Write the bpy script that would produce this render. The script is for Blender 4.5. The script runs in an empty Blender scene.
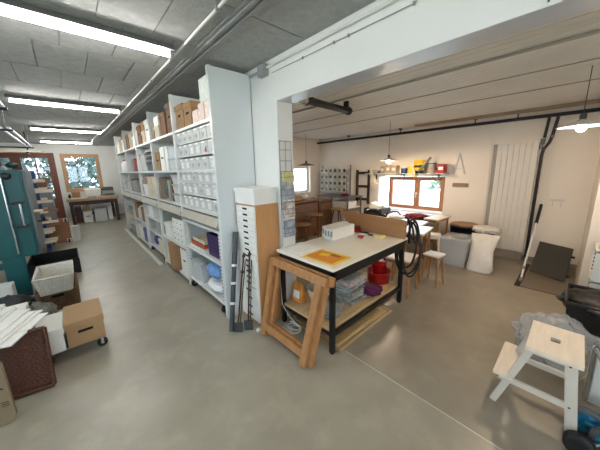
import bpy, bmesh, math, random
from mathutils import Vector, Matrix, noise
random.seed(7)
D = bpy.data
COL = bpy.context.scene.collection
SC = bpy.context.scene
PI = math.pi

# ------------------------------------------------------------------ materials
def lin(c):
    return tuple(((v/255)/12.92 if v/255 <= .04045 else ((v/255+.055)/1.055)**2.4) for v in c)

MATS = {}
def M(name, rgb, rough=.55, metal=0.0, var=.12, scale=6.0, bump=0.0, bscale=60.0, stretch=None, spec=.5, coat=0.0, trans=0.0, kind='noise', rgb2=None, alpha=1.0, sss=0):
    """procedural principled material: base colour wandering between two tones of the thing's own colour"""
    if name in MATS: return MATS[name]
    m = D.materials.new(name); m.use_nodes = True
    nt = m.node_tree; N = nt.nodes; L = nt.links
    b = N['Principled BSDF']
    c = lin(rgb)
    c2 = lin(rgb2) if rgb2 else tuple(v*(1-var) for v in c)
    c1 = c if rgb2 else tuple(min(1, v*(1+var*.5)) for v in c)
    tc = N.new('ShaderNodeTexCoord'); mp = N.new('ShaderNodeMapping')
    if stretch: mp.inputs['Scale'].default_value = stretch
    L.new(tc.outputs['Object'], mp.inputs['Vector'])
    if kind == 'wave':
        t = N.new('ShaderNodeTexWave'); t.inputs['Scale'].default_value = scale
        t.inputs['Distortion'].default_value = 6; t.inputs['Detail'].default_value = 3; t.inputs['Detail Scale'].default_value = 1.5
        fac = t.outputs['Fac']
    elif kind == 'voronoi':
        t = N.new('ShaderNodeTexVoronoi'); t.inputs['Scale'].default_value = scale; fac = t.outputs['Distance']
    elif kind == 'brick':
        t = N.new('ShaderNodeTexChecker'); t.inputs['Scale'].default_value = scale; fac = t.outputs['Fac']
    else:
        t = N.new('ShaderNodeTexNoise'); t.inputs['Scale'].default_value = scale; t.inputs['Detail'].default_value = 5
        fac = t.outputs['Fac']
    L.new(mp.outputs['Vector'], t.inputs['Vector'])
    r = N.new('ShaderNodeValToRGB')
    r.color_ramp.elements[0].position = .3; r.color_ramp.elements[1].position = .72
    r.color_ramp.elements[0].color = (*c2, 1); r.color_ramp.elements[1].color = (*c1, 1)
    L.new(fac, r.inputs['Fac']); L.new(r.outputs['Color'], b.inputs['Base Color'])
    b.inputs['Roughness'].default_value = rough; b.inputs['Metallic'].default_value = metal
    b.inputs['Specular IOR Level'].default_value = spec
    b.inputs['Coat Weight'].default_value = coat
    b.inputs['Transmission Weight'].default_value = trans
    b.inputs['Alpha'].default_value = alpha
    if bump:
        n2 = N.new('ShaderNodeTexNoise'); n2.inputs['Scale'].default_value = bscale; n2.inputs['Detail'].default_value = 3
        L.new(mp.outputs['Vector'], n2.inputs['Vector'])
        bp = N.new('ShaderNodeBump'); bp.inputs['Strength'].default_value = bump; bp.inputs['Distance'].default_value = .02
        L.new(n2.outputs['Fac'], bp.inputs['Height']); L.new(bp.outputs['Normal'], b.inputs['Normal'])
    MATS[name] = m
    return m

def glow(name, rgb, strength):
    m = D.materials.new(name); m.use_nodes = True
    b = m.node_tree.nodes['Principled BSDF']
    b.inputs['Base Color'].default_value = (*rgb, 1)
    b.inputs['Emission Color'].default_value = (*rgb, 1); b.inputs['Emission Strength'].default_value = strength
    return m

def pane_mat(name, tint=(.95, .98, 1), gloss=.08):
    m = D.materials.new(name); m.use_nodes = True
    nt = m.node_tree; N = nt.nodes; N.clear()
    o = N.new('ShaderNodeOutputMaterial'); mx = N.new('ShaderNodeMixShader'); t = N.new('ShaderNodeBsdfTransparent'); g = N.new('ShaderNodeBsdfGlossy')
    t.inputs['Color'].default_value = (*tint, 1); g.inputs['Roughness'].default_value = .03
    mx.inputs['Fac'].default_value = gloss
    nt.links.new(t.outputs[0], mx.inputs[1]); nt.links.new(g.outputs[0], mx.inputs[2]); nt.links.new(mx.outputs[0], o.inputs['Surface'])
    return m

def plastic_film(name, rgb, see=.45, rough=.2, bump=.0, var=.12):
    """frosted or clear plastic: part see-through, part pale skin"""
    m = D.materials.new(name); m.use_nodes = True
    nt = m.node_tree; N = nt.nodes; b = N['Principled BSDF']; o = N['Material Output']
    b.inputs['Base Color'].default_value = (*lin(rgb), 1); b.inputs['Roughness'].default_value = rough
    ns = N.new('ShaderNodeTexNoise'); ns.inputs['Scale'].default_value = 14
    tc = N.new('ShaderNodeTexCoord'); nt.links.new(tc.outputs['Object'], ns.inputs['Vector'])
    if bump:
        bp = N.new('ShaderNodeBump'); bp.inputs['Strength'].default_value = bump; bp.inputs['Distance'].default_value = .05
        nt.links.new(ns.outputs['Fac'], bp.inputs['Height']); nt.links.new(bp.outputs['Normal'], b.inputs['Normal'])
    mr = N.new('ShaderNodeMapRange'); mr.inputs['To Min'].default_value = max(0, see-var); mr.inputs['To Max'].default_value = min(1, see+var)
    nt.links.new(ns.outputs['Fac'], mr.inputs['Value'])
    t = N.new('ShaderNodeBsdfTransparent'); mx = N.new('ShaderNodeMixShader')
    nt.links.new(mr.outputs[0], mx.inputs['Fac']); nt.links.new(b.outputs[0], mx.inputs[1]); nt.links.new(t.outputs[0], mx.inputs[2])
    nt.links.new(mx.outputs[0], o.inputs['Surface'])
    return m

WHITE = M('white_steel', (214, 215, 209), .35, var=.04)
PANEL = M('white_panel', (216, 221, 220), .18, var=.03, scale=2)
PLASTER = M('white_plaster', (224, 224, 219), .75, var=.04, scale=3, bump=.05)
WARMPL = M('cream_plaster', (238, 229, 216), .8, var=.04, scale=2, bump=.06)
CARD = M('cardboard', (158, 122, 84), .8, var=.14, scale=8)
CARD2 = M('pale_cardboard', (196, 176, 146), .8, var=.12, scale=8)
CARDDK = M('dark_cardboard', (132, 92, 58), .8, var=.2, scale=10)
PAPER = M('white_paper', (240, 239, 233), .7, var=.03)
WBOX = M('white_card', (232, 231, 224), .65, var=.05)
BEIGE = M('beige_card', (208, 196, 170), .7, var=.08)
GREYP = M('grey_plastic', (150, 152, 150), .4, var=.08)
GREYMID = M('mid_grey', (150, 152, 150), .6)
GREYDK = M('dark_grey', (70, 71, 70), .5, var=.15)
BLACK = M('black_metal', (22, 22, 23), .4, var=.2)
BLACKP = M('black_plastic', (18, 18, 19), .45, var=.2)
RUBBER = M('black_rubber', (20, 20, 21), .6, var=.2)
HOLE = M('dark_void', (12, 11, 10), .9)
OAK = M('trestle_wood', (176, 126, 78), .5, var=.25, scale=9, stretch=(3, 3, 1), coat=.1)
BIRCH = M('birch_wood', (230, 216, 196), .45, var=.1, scale=5, stretch=(1, 8, 8), coat=.1)
BIRCH_SHADED = M('shaded_birch', (206, 198, 184), .5, var=.06, scale=5)  # birch darkened in the colour for stool legs and rails facing the dark
TAN = M('cabinet_tan_wood', (192, 142, 92), .5, var=.1, scale=4, stretch=(6, 6, 1))
BROWNW = M('brown_wood', (118, 76, 46), .55, var=.3, scale=7, stretch=(6, 1, 6))
REDW = M('reddish_window_wood', (170, 114, 76), .45, var=.2, scale=6, stretch=(6, 6, 1.2))
DKREDW = M('dark_door_wood', (112, 58, 36), .45, var=.22, scale=6, stretch=(6, 6, 1.2))
LTW = M('light_window_wood', (190, 146, 104), .5, var=.15, scale=6, stretch=(6, 6, 1.2))
DARKW = M('dark_wood', (58, 42, 32), .55, var=.25, scale=6)
PLY = M('plywood', (206, 176, 132), .6, var=.15, scale=4, stretch=(1, 6, 6))
CHROME = M('chrome', (205, 207, 208), .2, metal=1, var=.05)
STEEL = M('grey_steel', (128, 132, 134), .4, metal=.6, var=.1)
RUST = M('rusty_iron', (82, 62, 48), .65, metal=.3, var=.3, scale=20)
TEAL = M('teal_enamel', (12, 86, 88), .38, var=.1, scale=4)
BLUE = M('blue_enamel', (28, 66, 128), .4, var=.12)
RED = M('red_plastic', (176, 22, 24), .35, var=.1)
YEL = M('yellow_print', (246, 202, 36), .5, var=.05)
ORA = M('orange_print', (226, 138, 26), .5, var=.1)
PURP = M('purple_cloth', (92, 30, 78), .9, var=.3, scale=20, bump=.3)
BURG = M('burgundy_cloth', (112, 26, 36), .9, var=.25, scale=16, bump=.3)
DPURP = M('dark_purple_plastic', (48, 30, 84), .4, var=.15)
BLUECL = M('blue_cloth', (112, 152, 200), .9, var=.2, scale=14, bump=.3)
WHITECL = M('white_cloth', (224, 224, 224), .9, var=.1, scale=14, bump=.3)
CREAM = M('cream_enamel', (228, 214, 176), .35, var=.05)
ENAMEL = M('white_enamel_shade', (236, 230, 220), .3, var=.03)
GREENW = M('grey_wicker', (150, 146, 132), .8, var=.35, scale=28, bump=.5, bscale=50)
WICKW = M('white_wicker', (218, 213, 200), .75, var=.2, scale=36, bump=.6, bscale=70, stretch=(1, 1, 3))
WICKB = M('brown_wicker', (128, 96, 68), .75, var=.4, scale=30, bump=.6, bscale=60, stretch=(1, 1, 3))
WICKDK = M('dark_wicker', (92, 50, 28), .5, kind='brick', rgb2=(70, 37, 21), scale=66, bump=.6, bscale=60)
SACK = M('kraft_sack', (132, 116, 90), .8, var=.1, scale=5)
INK = M('dark_ink', (58, 46, 36), .8)
SACKW = M('white_woven_sack', (222, 217, 208), .55, var=.08, scale=12, bump=.4, bscale=14)
CLEAR = plastic_film('clear_plastic', (232, 233, 230), .30)
FROST = plastic_film('frosted_plastic', (214, 220, 222), .35)
FILM = plastic_film('grey_film', (140, 146, 150), .5, .12, bump=.8)
BAGFILM = plastic_film('clear_bag_film', (190, 197, 202), .58, .08, bump=.25, var=.04)
BOXFILM = plastic_film('clear_box_plastic', (232, 235, 236), .62, .12, var=.01)
PANE = pane_mat('window_glass')
TUBEGLOW = glow('fluorescent_glow', (1, .97, .92), 46)
BULB = glow('bulb_glow', (1, .77, .55), 560)

# ------------------------------------------------------------------ mesh builder
class MB:
    """collects shapes; coordinates are world metres, build() makes ONE mesh object relative to its parent thing"""
    def __init__(s): s.bm = bmesh.new()
    def _faces(s, vs, fs, smooth=False):
        V = [s.bm.verts.new(v) for v in vs]
        out = []
        for f in fs:
            try:
                q = s.bm.faces.new([V[i] for i in f]); q.smooth = smooth; out.append(q)
            except ValueError: pass
        return V, out
    def hexa(s, c, bevel=0):   # 8 corners: bottom 4 ccw, top 4 ccw
        V, F = s._faces(c, [(3,2,1,0),(4,5,6,7),(0,1,5,4),(1,2,6,5),(2,3,7,6),(3,0,4,7)])
        if bevel:
            E = list({e for f in F for e in f.edges})
            bmesh.ops.bevel(s.bm, geom=E, offset=bevel, segments=2, affect='EDGES', clamp_overlap=True)
        return s
    def box(s, x0, x1, y0, y1, z0, z1, bevel=0):
        return s.hexa([(x0,y0,z0),(x1,y0,z0),(x1,y1,z0),(x0,y1,z0),(x0,y0,z1),(x1,y0,z1),(x1,y1,z1),(x0,y1,z1)], bevel)
    def obox(s, c, size, rot=(0,0,0), bevel=0):
        R = Matrix.Rotation(rot[2],3,'Z') @ Matrix.Rotation(rot[1],3,'Y') @ Matrix.Rotation(rot[0],3,'X')
        h = [v/2 for v in size]; c = Vector(c)
        P = [(-1,-1,-1),(1,-1,-1),(1,1,-1),(-1,1,-1),(-1,-1,1),(1,-1,1),(1,1,1),(-1,1,1)]
        return s.hexa([c + R @ Vector((p[0]*h[0],p[1]*h[1],p[2]*h[2])) for p in P], bevel)
    def bar(s, p0, p1, w, h, side=None, bevel=0):
        """rectangular bar from p0 to p1; w along 'side' direction, h along the third"""
        p0, p1 = Vector(p0), Vector(p1); d = (p1-p0).normalized()
        sd = Vector(side) if side else (Vector((0,0,1)).cross(d) if abs(d.z) < .95 else Vector((1,0,0)))
        sd = (sd - d*sd.dot(d)).normalized(); up = d.cross(sd)
        a, b = sd*w/2, up*h/2
        return s.hexa([p0-a-b, p0+a-b, p0+a+b, p0-a+b, p1-a-b, p1+a-b, p1+a+b, p1-a+b], bevel)
    def tube(s, pts, r, n=10, closed=False, cap=True):
        pts = [Vector(p) for p in pts]; m = len(pts)
        rr = r if isinstance(r, (list, tuple)) else [r]*m
        rings = []; prev = None
        for i, p in enumerate(pts):
            if closed: d = pts[(i+1)%m]-pts[i-1]
            else: d = pts[min(i+1,m-1)]-pts[max(i-1,0)]
            d.normalize()
            if prev is None:
                a = d.orthogonal().normalized()
            else:
                a = (prev - d*prev.dot(d)); a = a.normalized() if a.length > 1e-6 else d.orthogonal().normalized()
            prev = a; b = d.cross(a)
            rings.append([s.bm.verts.new(p + (a*math.cos(2*PI*k/n)+b*math.sin(2*PI*k/n))*rr[i]) for k in range(n)])
        for i in range(m if closed else m-1):
            A, B = rings[i], rings[(i+1)%m]
            for k in range(n):
                f = s.bm.faces.new((A[k],A[(k+1)%n],B[(k+1)%n],B[k])); f.smooth = True
        if cap and not closed:
            for ring, rev in ((rings[0],True),(rings[-1],False)):
                vs = [s.bm.verts.new(v.co) for v in ring]
                s.bm.faces.new(vs[::-1] if rev else vs)
        return s
    def lathe(s, prof, c, n=24, axis='Z', sy=1.0, cap=True):
        c = Vector(c); rings = []
        for r, z in prof:
            ring = []
            for k in range(n):
                a = 2*PI*k/n; v = Vector((r*math.cos(a), r*math.sin(a)*sy, z))
                if axis == 'X': v = Vector((v.z, v.x, v.y))
                if axis == 'Y': v = Vector((v.y, v.z, v.x))
                ring.append(s.bm.verts.new(c+v))
            rings.append(ring)
        for A, B in zip(rings, rings[1:]):
            for k in range(n):
                f = s.bm.faces.new((A[k],A[(k+1)%n],B[(k+1)%n],B[k])); f.smooth = True
        for ring, rev in (((rings[0],True),(rings[-1],False)) if cap else ()):
            vs = [s.bm.verts.new(v.co) for v in ring]
            s.bm.faces.new(vs[::-1] if rev else vs)
        return s
    def blob(s, c, rad, amp=.15, freq=2.5, seed=0, flat=None, sub=4, crease=0):
        c = Vector(c)
        g = bmesh.ops.create_icosphere(s.bm, subdivisions=sub, radius=1)
        for v in g['verts']:
            n = v.co.normalized()
            k = 1 + amp*(noise.noise(n*freq + Vector((seed*3.1, seed*1.7, seed))) + .5*noise.noise(n*freq*2.7 + Vector((seed, 5, 2))))
            if crease: k += crease*(.5-2*abs(noise.noise(n*freq*1.6+Vector((9,seed,2)))))
            p = Vector((n.x*rad[0]*k, n.y*rad[1]*k, n.z*rad[2]*k))
            if flat is not None and c.z + p.z < flat: p.z = flat - c.z + .002*n.x
            v.co = c + p
        for v in g['verts']:
            for f in v.link_faces: f.smooth = True
        return s
    def prism(s, poly, z0, z1, bevel=0):
        n = len(poly)
        lo = [s.bm.verts.new((x,y,z0)) for x,y in poly]; hi = [s.bm.verts.new((x,y,z1)) for x,y in poly]
        F = [s.bm.faces.new(lo[::-1]), s.bm.faces.new(hi)]
        for k in range(n): F.append(s.bm.faces.new((lo[k],lo[(k+1)%n],hi[(k+1)%n],hi[k])))
        return s
    def tray(s, x0, x1, y0, y1, z0, z1, t=.006, taper=0.0, bevel=0):
        """open box with real wall thickness; the foot is drawn in by taper"""
        a = taper
        s.box(x0+a, x1-a, y0+a, y1-a, z0, z0+t)
        def wall(b0, b1, t0, t1): # bottom edge pts, top edge pts (inner offset)
            pass
        o_lo = [(x0+a,y0+a),(x1-a,y0+a),(x1-a,y1-a),(x0+a,y1-a)]; o_hi = [(x0,y0),(x1,y0),(x1,y1),(x0,y1)]
        i_lo = [(x0+a+t,y0+a+t),(x1-a-t,y0+a+t),(x1-a-t,y1-a-t),(x0+a+t,y1-a-t)]; i_hi = [(x0+t,y0+t),(x1-t,y0+t),(x1-t,y1-t),(x0+t,y1-t)]
        for k in range(4):
            j = (k+1)%4
            s.hexa([(*o_lo[k],z0),(*o_lo[j],z0),(*i_lo[j],z0),(*i_lo[k],z0),(*o_hi[k],z1),(*o_hi[j],z1),(*i_hi[j],z1),(*i_hi[k],z1)])
        return s
    def build(s, name, mat, parent=None, local=False, origin=None):
        bmesh.ops.recalc_face_normals(s.bm, faces=s.bm.faces[:])
        off = Vector((0,0,0))
        if parent is not None and not local: off = parent.get('_w') and Vector(parent['_w']) or Vector((0,0,0))
        if origin is not None: off = Vector(origin)
        if off.length: bmesh.ops.translate(s.bm, verts=s.bm.verts[:], vec=-off)
        me = D.meshes.new(name); s.bm.to_mesh(me); s.bm.free()
        me.materials.append(mat)
        o = D.objects.new(name, me); COL.objects.link(o)
        if parent is not None:
            o.parent = parent; o['_w'] = parent.get('_w', (0,0,0))
        elif origin is not None: o.location = origin
        return o

def T(name, label, cat, loc=(0,0,0), group=None, rz=0):
    o = D.objects.new(name, None); COL.objects.link(o); o.empty_display_size = .1
    o.location = loc; o.rotation_euler = (0,0,rz); o['label'] = label; o['category'] = cat; o['_w'] = tuple(loc)
    if group: o['group'] = group
    return o
def tag(o, label, cat, group=None):
    o['label'] = label; o['category'] = cat
    if group: o['group'] = group
    return o
def struct(o): o['kind'] = 'structure'; return o
def copy_tree(o, loc=None, label=None, rz=None):
    c = o.copy(); COL.objects.link(c)
    if loc is not None: c.location = loc
    if rz is not None: c.rotation_euler.z = rz
    if label: c['label'] = label
    for ch in list(o.children):
        d = ch.copy(); COL.objects.link(d); d.parent = c
        for g in list(ch.children):
            e = g.copy(); COL.objects.link(e); e.parent = d
    return c
def arc(c, r, a0, a1, n, plane='XZ'):
    out = []
    for i in range(n+1):
        a = a0+(a1-a0)*i/n; u, v = r*math.cos(a), r*math.sin(a)
        out.append({'XZ':(c[0]+u,c[1],c[2]+v),'YZ':(c[0],c[1]+u,c[2]+v),'XY':(c[0]+u,c[1]+v,c[2])}[plane])
    return out
ORD = ['first','second','third','fourth','fifth','sixth','seventh','eighth','ninth','tenth']

# ================================================================== SETTING
CEIL = 2.50; WCEIL = 2.30
XW0, XW1 = 1.50, 1.68          # dividing wall
YJ = 1.90                      # where the wall ends and the wide opening begins
XR = 5.35; YE = 4.95; YF = 11.6; XL = -2.6; YB = -2.2
# floor: polished concrete
def floor_mat():
    m = D.materials.new('polished_concrete'); m.use_nodes = True
    nt = m.node_tree; N = nt.nodes; L = nt.links; b = N['Principled BSDF']
    tc = N.new('ShaderNodeTexCoord')
    def nz(sc, det=4, rough=.55):
        n = N.new('ShaderNodeTexNoise'); n.inputs['Scale'].default_value = sc; n.inputs['Detail'].default_value = det; n.inputs['Roughness'].default_value = rough
        L.new(tc.outputs['Object'], n.inputs['Vector']); return n.outputs['Fac']
    r = N.new('ShaderNodeValToRGB'); e = r.color_ramp.elements
    e[0].position = .3; e[0].color = (*lin((146,139,123)),1); e[1].position = .7; e[1].color = (*lin((168,161,145)),1)
    L.new(nz(1.6, 6), r.inputs['Fac'])
    r2 = N.new('ShaderNodeValToRGB'); q = r2.color_ramp.elements
    q[0].position = .5; q[0].color = (0,0,0,1); q[1].position = .8; q[1].color = (1,1,1,1)
    L.new(nz(4, 6, .6), r2.inputs['Fac'])
    mx = N.new('ShaderNodeMix'); mx.data_type = 'RGBA'; mx.inputs['B'].default_value = (*lin((178,171,150)),1)
    ml = N.new('ShaderNodeMath'); ml.operation = 'MULTIPLY'; ml.inputs[1].default_value = .75
    L.new(r2.outputs['Color'], ml.inputs[0]); L.new(ml.outputs[0], mx.inputs['Factor']); L.new(r.outputs['Color'], mx.inputs['A'])
    # floor past the joint is coloured darker to stand for dimmer light there
    sp = N.new('ShaderNodeSeparateXYZ'); L.new(tc.outputs['Object'], sp.inputs[0])
    gt = N.new('ShaderNodeMath'); gt.operation = 'GREATER_THAN'; gt.inputs[1].default_value = 1.565; L.new(sp.outputs['X'], gt.inputs[0])
    m2 = N.new('ShaderNodeMix'); m2.data_type = 'RGBA'; m2.blend_type = 'MULTIPLY'; m2.inputs['B'].default_value = (.82,.79,.78,1)
    L.new(gt.outputs[0], m2.inputs['Factor']); L.new(mx.outputs['Result'], m2.inputs['A'])
    L.new(m2.outputs['Result'], b.inputs['Base Color'])
    mr = N.new('ShaderNodeMapRange'); mr.inputs['To Min'].default_value = .27; mr.inputs['To Max'].default_value = .34
    L.new(nz(3, 5), mr.inputs['Value']); L.new(mr.outputs[0], b.inputs['Roughness'])
    bp = N.new('ShaderNodeBump'); bp.inputs['Strength'].default_value = .12; bp.inputs['Distance'].default_value = .02
    L.new(nz(7, 3), bp.inputs['Height']); L.new(bp.outputs['Normal'], b.inputs['Normal'])
    b.inputs['Specular IOR Level'].default_value = .5
    return m
struct(MB().prism([(XL-.1,YB-.1),(XR+.6,YB-.1),(XR+.6,YE+.2),(XW1,YE+.2),(XW1,YF+.4),(XL-.1,YF+.4)], -.12, 0).build('floor', floor_mat()))
# saw-cut joint across the concrete
struct(MB().bar((1.565,1.15,.0008),(1.563,-1.2,.0008),.007,.0016).build('trim_1', M('joint_filler',(196,190,172),.8)))

# aisle ceiling: grey acoustic slabs with open joints
cm = M('grey_acoustic_slab', (165,167,164), .9, var=.14, scale=16, bump=.35, bscale=45)
cb = MB(); cb.box(XL, XW0+.02, YB, YF, CEIL+.012, CEIL+.1)
rows = 0; y = YB
while y < YF:
    x = XL + (.15 if rows % 2 else 0)
    while x < .93:
        cb.box(x+.003, min(x+.317, .935), y+.003, min(y+.617, YF), CEIL, CEIL+.013, .002); x += .32
    y += .62; rows += 1
y = YB
while y < YF:
    cb.box(.945, XW0-.001, y+.003, min(y+1.237,YF), CEIL, CEIL+.013, .002)
    y += 1.24
struct(cb.build('ceiling', cm))
# dark slot lines between the large slabs beside the dividing wall
struct(MB().box(.905, 1.01, YB, YF, CEIL-.0125, CEIL+.005).build('trim_2', M('grey_batten',(158,160,158),.7)))

# workshop ceiling: narrow boards running along the room
wb = MB(); wb.box(XW0+.02, XR+.3, YB, YE, WCEIL+.01, WCEIL+.08)
x = XW1
while x < XR:
    wb.box(x+.003, x+.087, YB, YE, WCEIL, WCEIL+.012, .003); x += .09
struct(wb.build('ceiling', M('painted_boards',(236,231,224),.55,var=.06,scale=3)))

# dividing wall, header beam over the opening
w = MB(); w.box(XW0, XW1, YJ, YF, 0, CEIL+.1); w.box(XW0, XW1, YB, YJ, 2.15, CEIL+.1)
struct(w.build('wall_middle', PLASTER))
struct(MB().box(XW0+.002, XW1-.002, YB, YJ, 2.1485, 2.1505).build('trim_6', M('daylight_tinted_gloss_paint',(196,202,210),.28,var=.05,scale=8,bump=.15,bscale=12)))  # glossy soffit; the bluish tint paints in reflected daylight
# far wall of the aisle with a glazed door and a window
D0, D1, DZ = -1.95, -.19, 2.22
W0, W1, WZ0, WZ1 = -.05, .97, .93, 2.2
w = MB()
w.box(XL, D0, YF, YF+.25, 0, CEIL+.1); w.box(D0, D1, YF, YF+.25, DZ, CEIL+.1); w.box(D1, W0, YF, YF+.25, 0, CEIL+.1)
w.box(W0, W1, YF, YF+.25, 0, WZ0); w.box(W0, W1, YF, YF+.25, WZ1, CEIL+.1); w.box(W1, XW1, YF, YF+.25, 0, CEIL+.1)
struct(w.build('wall_far', PLASTER))
# unseen left and back walls; their windows are added to brighten the near room
def holed(axis, pos0, pos1, a0, a1, z0, z1, holes, h0, h1):
    m = MB()
    def bx(u0,u1,v0,v1):
        if axis == 'X': m.box(pos0,pos1,u0,u1,v0,v1)
        else: m.box(u0,u1,pos0,pos1,v0,v1)
    u = a0
    for (p,q) in holes:
        bx(u,p,z0,z1); bx(p,q,z0,h0); bx(p,q,h1,z1); u = q
    bx(u,a1,z0,z1); return m
LWIN_FILL = [(-1.6,.2),(.7,2.5),(3.2,4.4),(6.2,7.6)]
BWIN_FILL = [(-1.9,-.3),(.1,1.4)]
struct(holed('X',XL-.2,XL,YB-.2,YF,0,CEIL+.1,LWIN_FILL,.85,2.3).build('wall_left', PLASTER))
struct(holed('Y',YB-.2,YB,XL,XR+.3,0,CEIL+.1,BWIN_FILL,.85,2.12).build('wall_back', PLASTER))
# right-hand wall with the workshop window recess
R0, R1, RZ0, RZ1 = 1.70, 3.10, .60, 1.33
w = MB(); X2 = XR+.3
w.box(XR, X2, YB, R0, 0, WCEIL+.1); w.box(XR, X2, R1, YE+.2, 0, WCEIL+.1); w.box(XR, X2, R0, R1, 0, RZ0); w.box(XR, X2, R0, R1, RZ1, WCEIL+.1)
struct(w.build('wall_right', WARMPL))
# end wall of the workshop with a narrow window
E0, E1, EZ0, EZ1 = 4.30, 4.98, .9, 1.58
w = MB(); w.box(XW1, E0, YE, YE+.2, 0, WCEIL+.1); w.box(E1, XR, YE, YE+.2, 0, WCEIL+.1); w.box(E0, E1, YE, YE+.2, 0, EZ0); w.box(E0, E1, YE, YE+.2, EZ1, WCEIL+.1)
struct(w.build('wall_end', WARMPL))
# short return wall at the right of the picture
struct(MB().box(4.0, XR, -.36, -.14, 0, WCEIL+.05).build('wall_return', M('satin_white_paint',(220,212,200),.3,var=.04)))
# baseboards
struct(MB().box(XR-.012, XR, -.14, R0+2, 0, .07).build('baseboard_right', M('grey_skirting',(150,138,122),.6)))
struct(MB().box(XW0-.012, XW0, YJ, YF, 0, .07).build('baseboard_middle', PLASTER))

def window(name, plane, a0, a1, z0, z1, pos, mull, fmat, fw=.07, depth=.07, handle=True):
    """framed window: outer frame, casements, panes"""
    def bx(m, u0, u1, v0, v1, d0, d1, bev=.004):
        if plane == 'Y': m.box(u0, u1, pos+d0, pos+d1, v0, v1, bev)
        else: m.box(pos+d0, pos+d1, u0, u1, v0, v1, bev)
    m = MB()
    bx(m, a0, a0+fw, z0, z1, 0, depth); bx(m, a1-fw, a1, z0, z1, 0, depth)
    bx(m, a0+fw, a1-fw, z1-fw, z1, 0, depth); bx(m, a0+fw, a1-fw, z0, z0+fw, 0, depth)
    for c in mull: bx(m, c-fw*.7, c+fw*.7, z0+fw, z1-fw, -.005, depth)
    o = struct(m.build(name, fmat))
    edges = [a0+fw] + [v for c in mull for v in (c-fw*.7, c+fw*.7)] + [a1-fw]
    for i in range(0, len(edges), 2):
        p = MB(); bx(p, edges[i], edges[i+1], z0+fw, z1-fw, depth*.45, depth*.45+.006, 0)
        p.build('pane', PANE, o)
    if handle:
        for c in mull:
            h = MB()
            if plane == 'X':
                h.box(pos-.03, pos-.005, c-.012, c+.012, (z0+z1)/2-.02, (z0+z1)/2+.02, .003); h.box(pos-.04, pos-.028, c-.008, c+.008, (z0+z1)/2-.1, (z0+z1)/2+.02, .003)
            h.build('window_handle', WHITE, o) if plane == 'X' else h.bm.free()
    return o
window('window_1', 'Y', W0, W1, WZ0, WZ1, YF-.02, [], LTW, .11, .1)
dr = window('door_1', 'Y', D0, D1, .0, DZ, YF-.02, [-1.07], DKREDW, .16, .1, handle=False)
m = MB(); m.box(D0+.16, -1.18, YF, YF+.05, .16, .75); m.box(-.96, D1-.16, YF, YF+.05, .16, .75); m.build('door_panel', DKREDW, dr)
m = MB(); m.box(-.66, -.62, YF, YF+.03, .75, DZ-.16); m.box(-.94, D1-.17, YF, YF+.03, 1.55, 1.59); m.build('glazing_bar', DKREDW, dr)
window('window_2', 'X', R0+.06, R1-.18, RZ0+.02, RZ1-.02, XR+.16, [2.29], REDW, .075, .07)
window('window_3', 'Y', E0, E1, EZ0, EZ1, YE+.08, [], WHITE, .05, .06)
for k,(p,q) in enumerate(LWIN_FILL): window(f'window_{k+4}', 'X', p, q, .85, 2.3, XL-.12, [(p+q)/2], LTW, .07, .06)
for k,(p,q) in enumerate(BWIN_FILL): window(f'window_{k+8}', 'Y', p, q, .85, 2.12, YB-.12, [(p+q)/2], LTW, .07, .06, handle=False)
# white lining of the workshop window recess
m = MB(); m.box(XR-.004, X2-.07, R1-.006, R1, RZ0, RZ1); m.box(XR-.004, X2-.07, R0, R0+.006, RZ0, RZ1); m.box(XR-.03, X2-.07, R0-.02, R1+.02, RZ0-.03, RZ0+.004)
struct(m.build('trim_3', PLASTER))

# ------------------------------------------------------------------ outdoors seen through the glass
struct(MB().box(-14, 22, YF+.3, 40, -.4, -.3).build('ground', M('pale_garden_ground',(212,216,204),.9,var=.2)))
struct(MB().box(-14, 22, -20, YB-.3, -.4, -.3).build('ground', M('pale_garden_ground',(212,216,204))))
struct(MB().box(-20, XL-.3, -2.5, 40, -.4, -.3).build('ground', M('pale_garden_ground',(212,216,204))))
struct(MB().box(XR+.35, 30, -8, YE+4, -.4, -.3).build('ground', M('pale_yard_ground',(222,224,220),.9,var=.15)))
LEAF = M('blue_green_leaves', (62,92,84), .6, var=.5, scale=2)
LEAF2 = M('pale_green_leaves', (112,140,118), .6, var=.4, scale=2)
def tree(x, y, h, r, label, seed, n=420, leaf=LEAF, low=.3):
    rnd = random.Random(seed)
    t = T('tree', label, 'tree', (x,y,-.3), 'garden trees beyond the far windows')
    m = MB(); m.tube([(x,y,-.3),(x+.05,y,h*.4),(x-.03,y+.05,h*.95)], [.09,.06,.02], 8)
    for k in range(7):
        a = rnd.uniform(0,6.28); z = h*(.3+.09*k); m.tube([(x,y,z),(x+math.cos(a)*r*.8,y+math.sin(a)*r*.8,z+.3)], [.03,.008], 5)
    m.build('trunk', DARKW, t)
    m = MB()
    for k in range(n):
        a = rnd.uniform(0,6.28); rr = r*math.sqrt(rnd.random()); z = rnd.uniform(low, h)
        rr *= .55+.6*(1-abs(z/h-.45))
        c = Vector((x+rr*math.cos(a), y+rr*math.sin(a), z)); u = Vector((rnd.gauss(0,1),rnd.gauss(0,1),rnd.gauss(0,1))).normalized(); v = u.orthogonal().normalized()
        l = rnd.uniform(.08,.18); w_ = l*.5
        m._faces([c-u*l, c+v*w_, c+u*l, c-v*w_], [(0,1,2,3)])
    o = m.build('foliage', leaf, t); o['kind'] = 'stuff'
tree(.25, 13.6, 2.5, .95, 'leafy tree outside, filling the wooden window at the end of the aisle', 3, 1300)
tree(-1.6, 14.9, 2.6, .8, 'leafy tree outside, seen through the glazed door left of the window', 5, 1000)
tree(8.2, 2.1, 1.75, .8, 'pale shrub in the yard outside the right pane of workshop window', 8, 420, LEAF2, .9)
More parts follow.
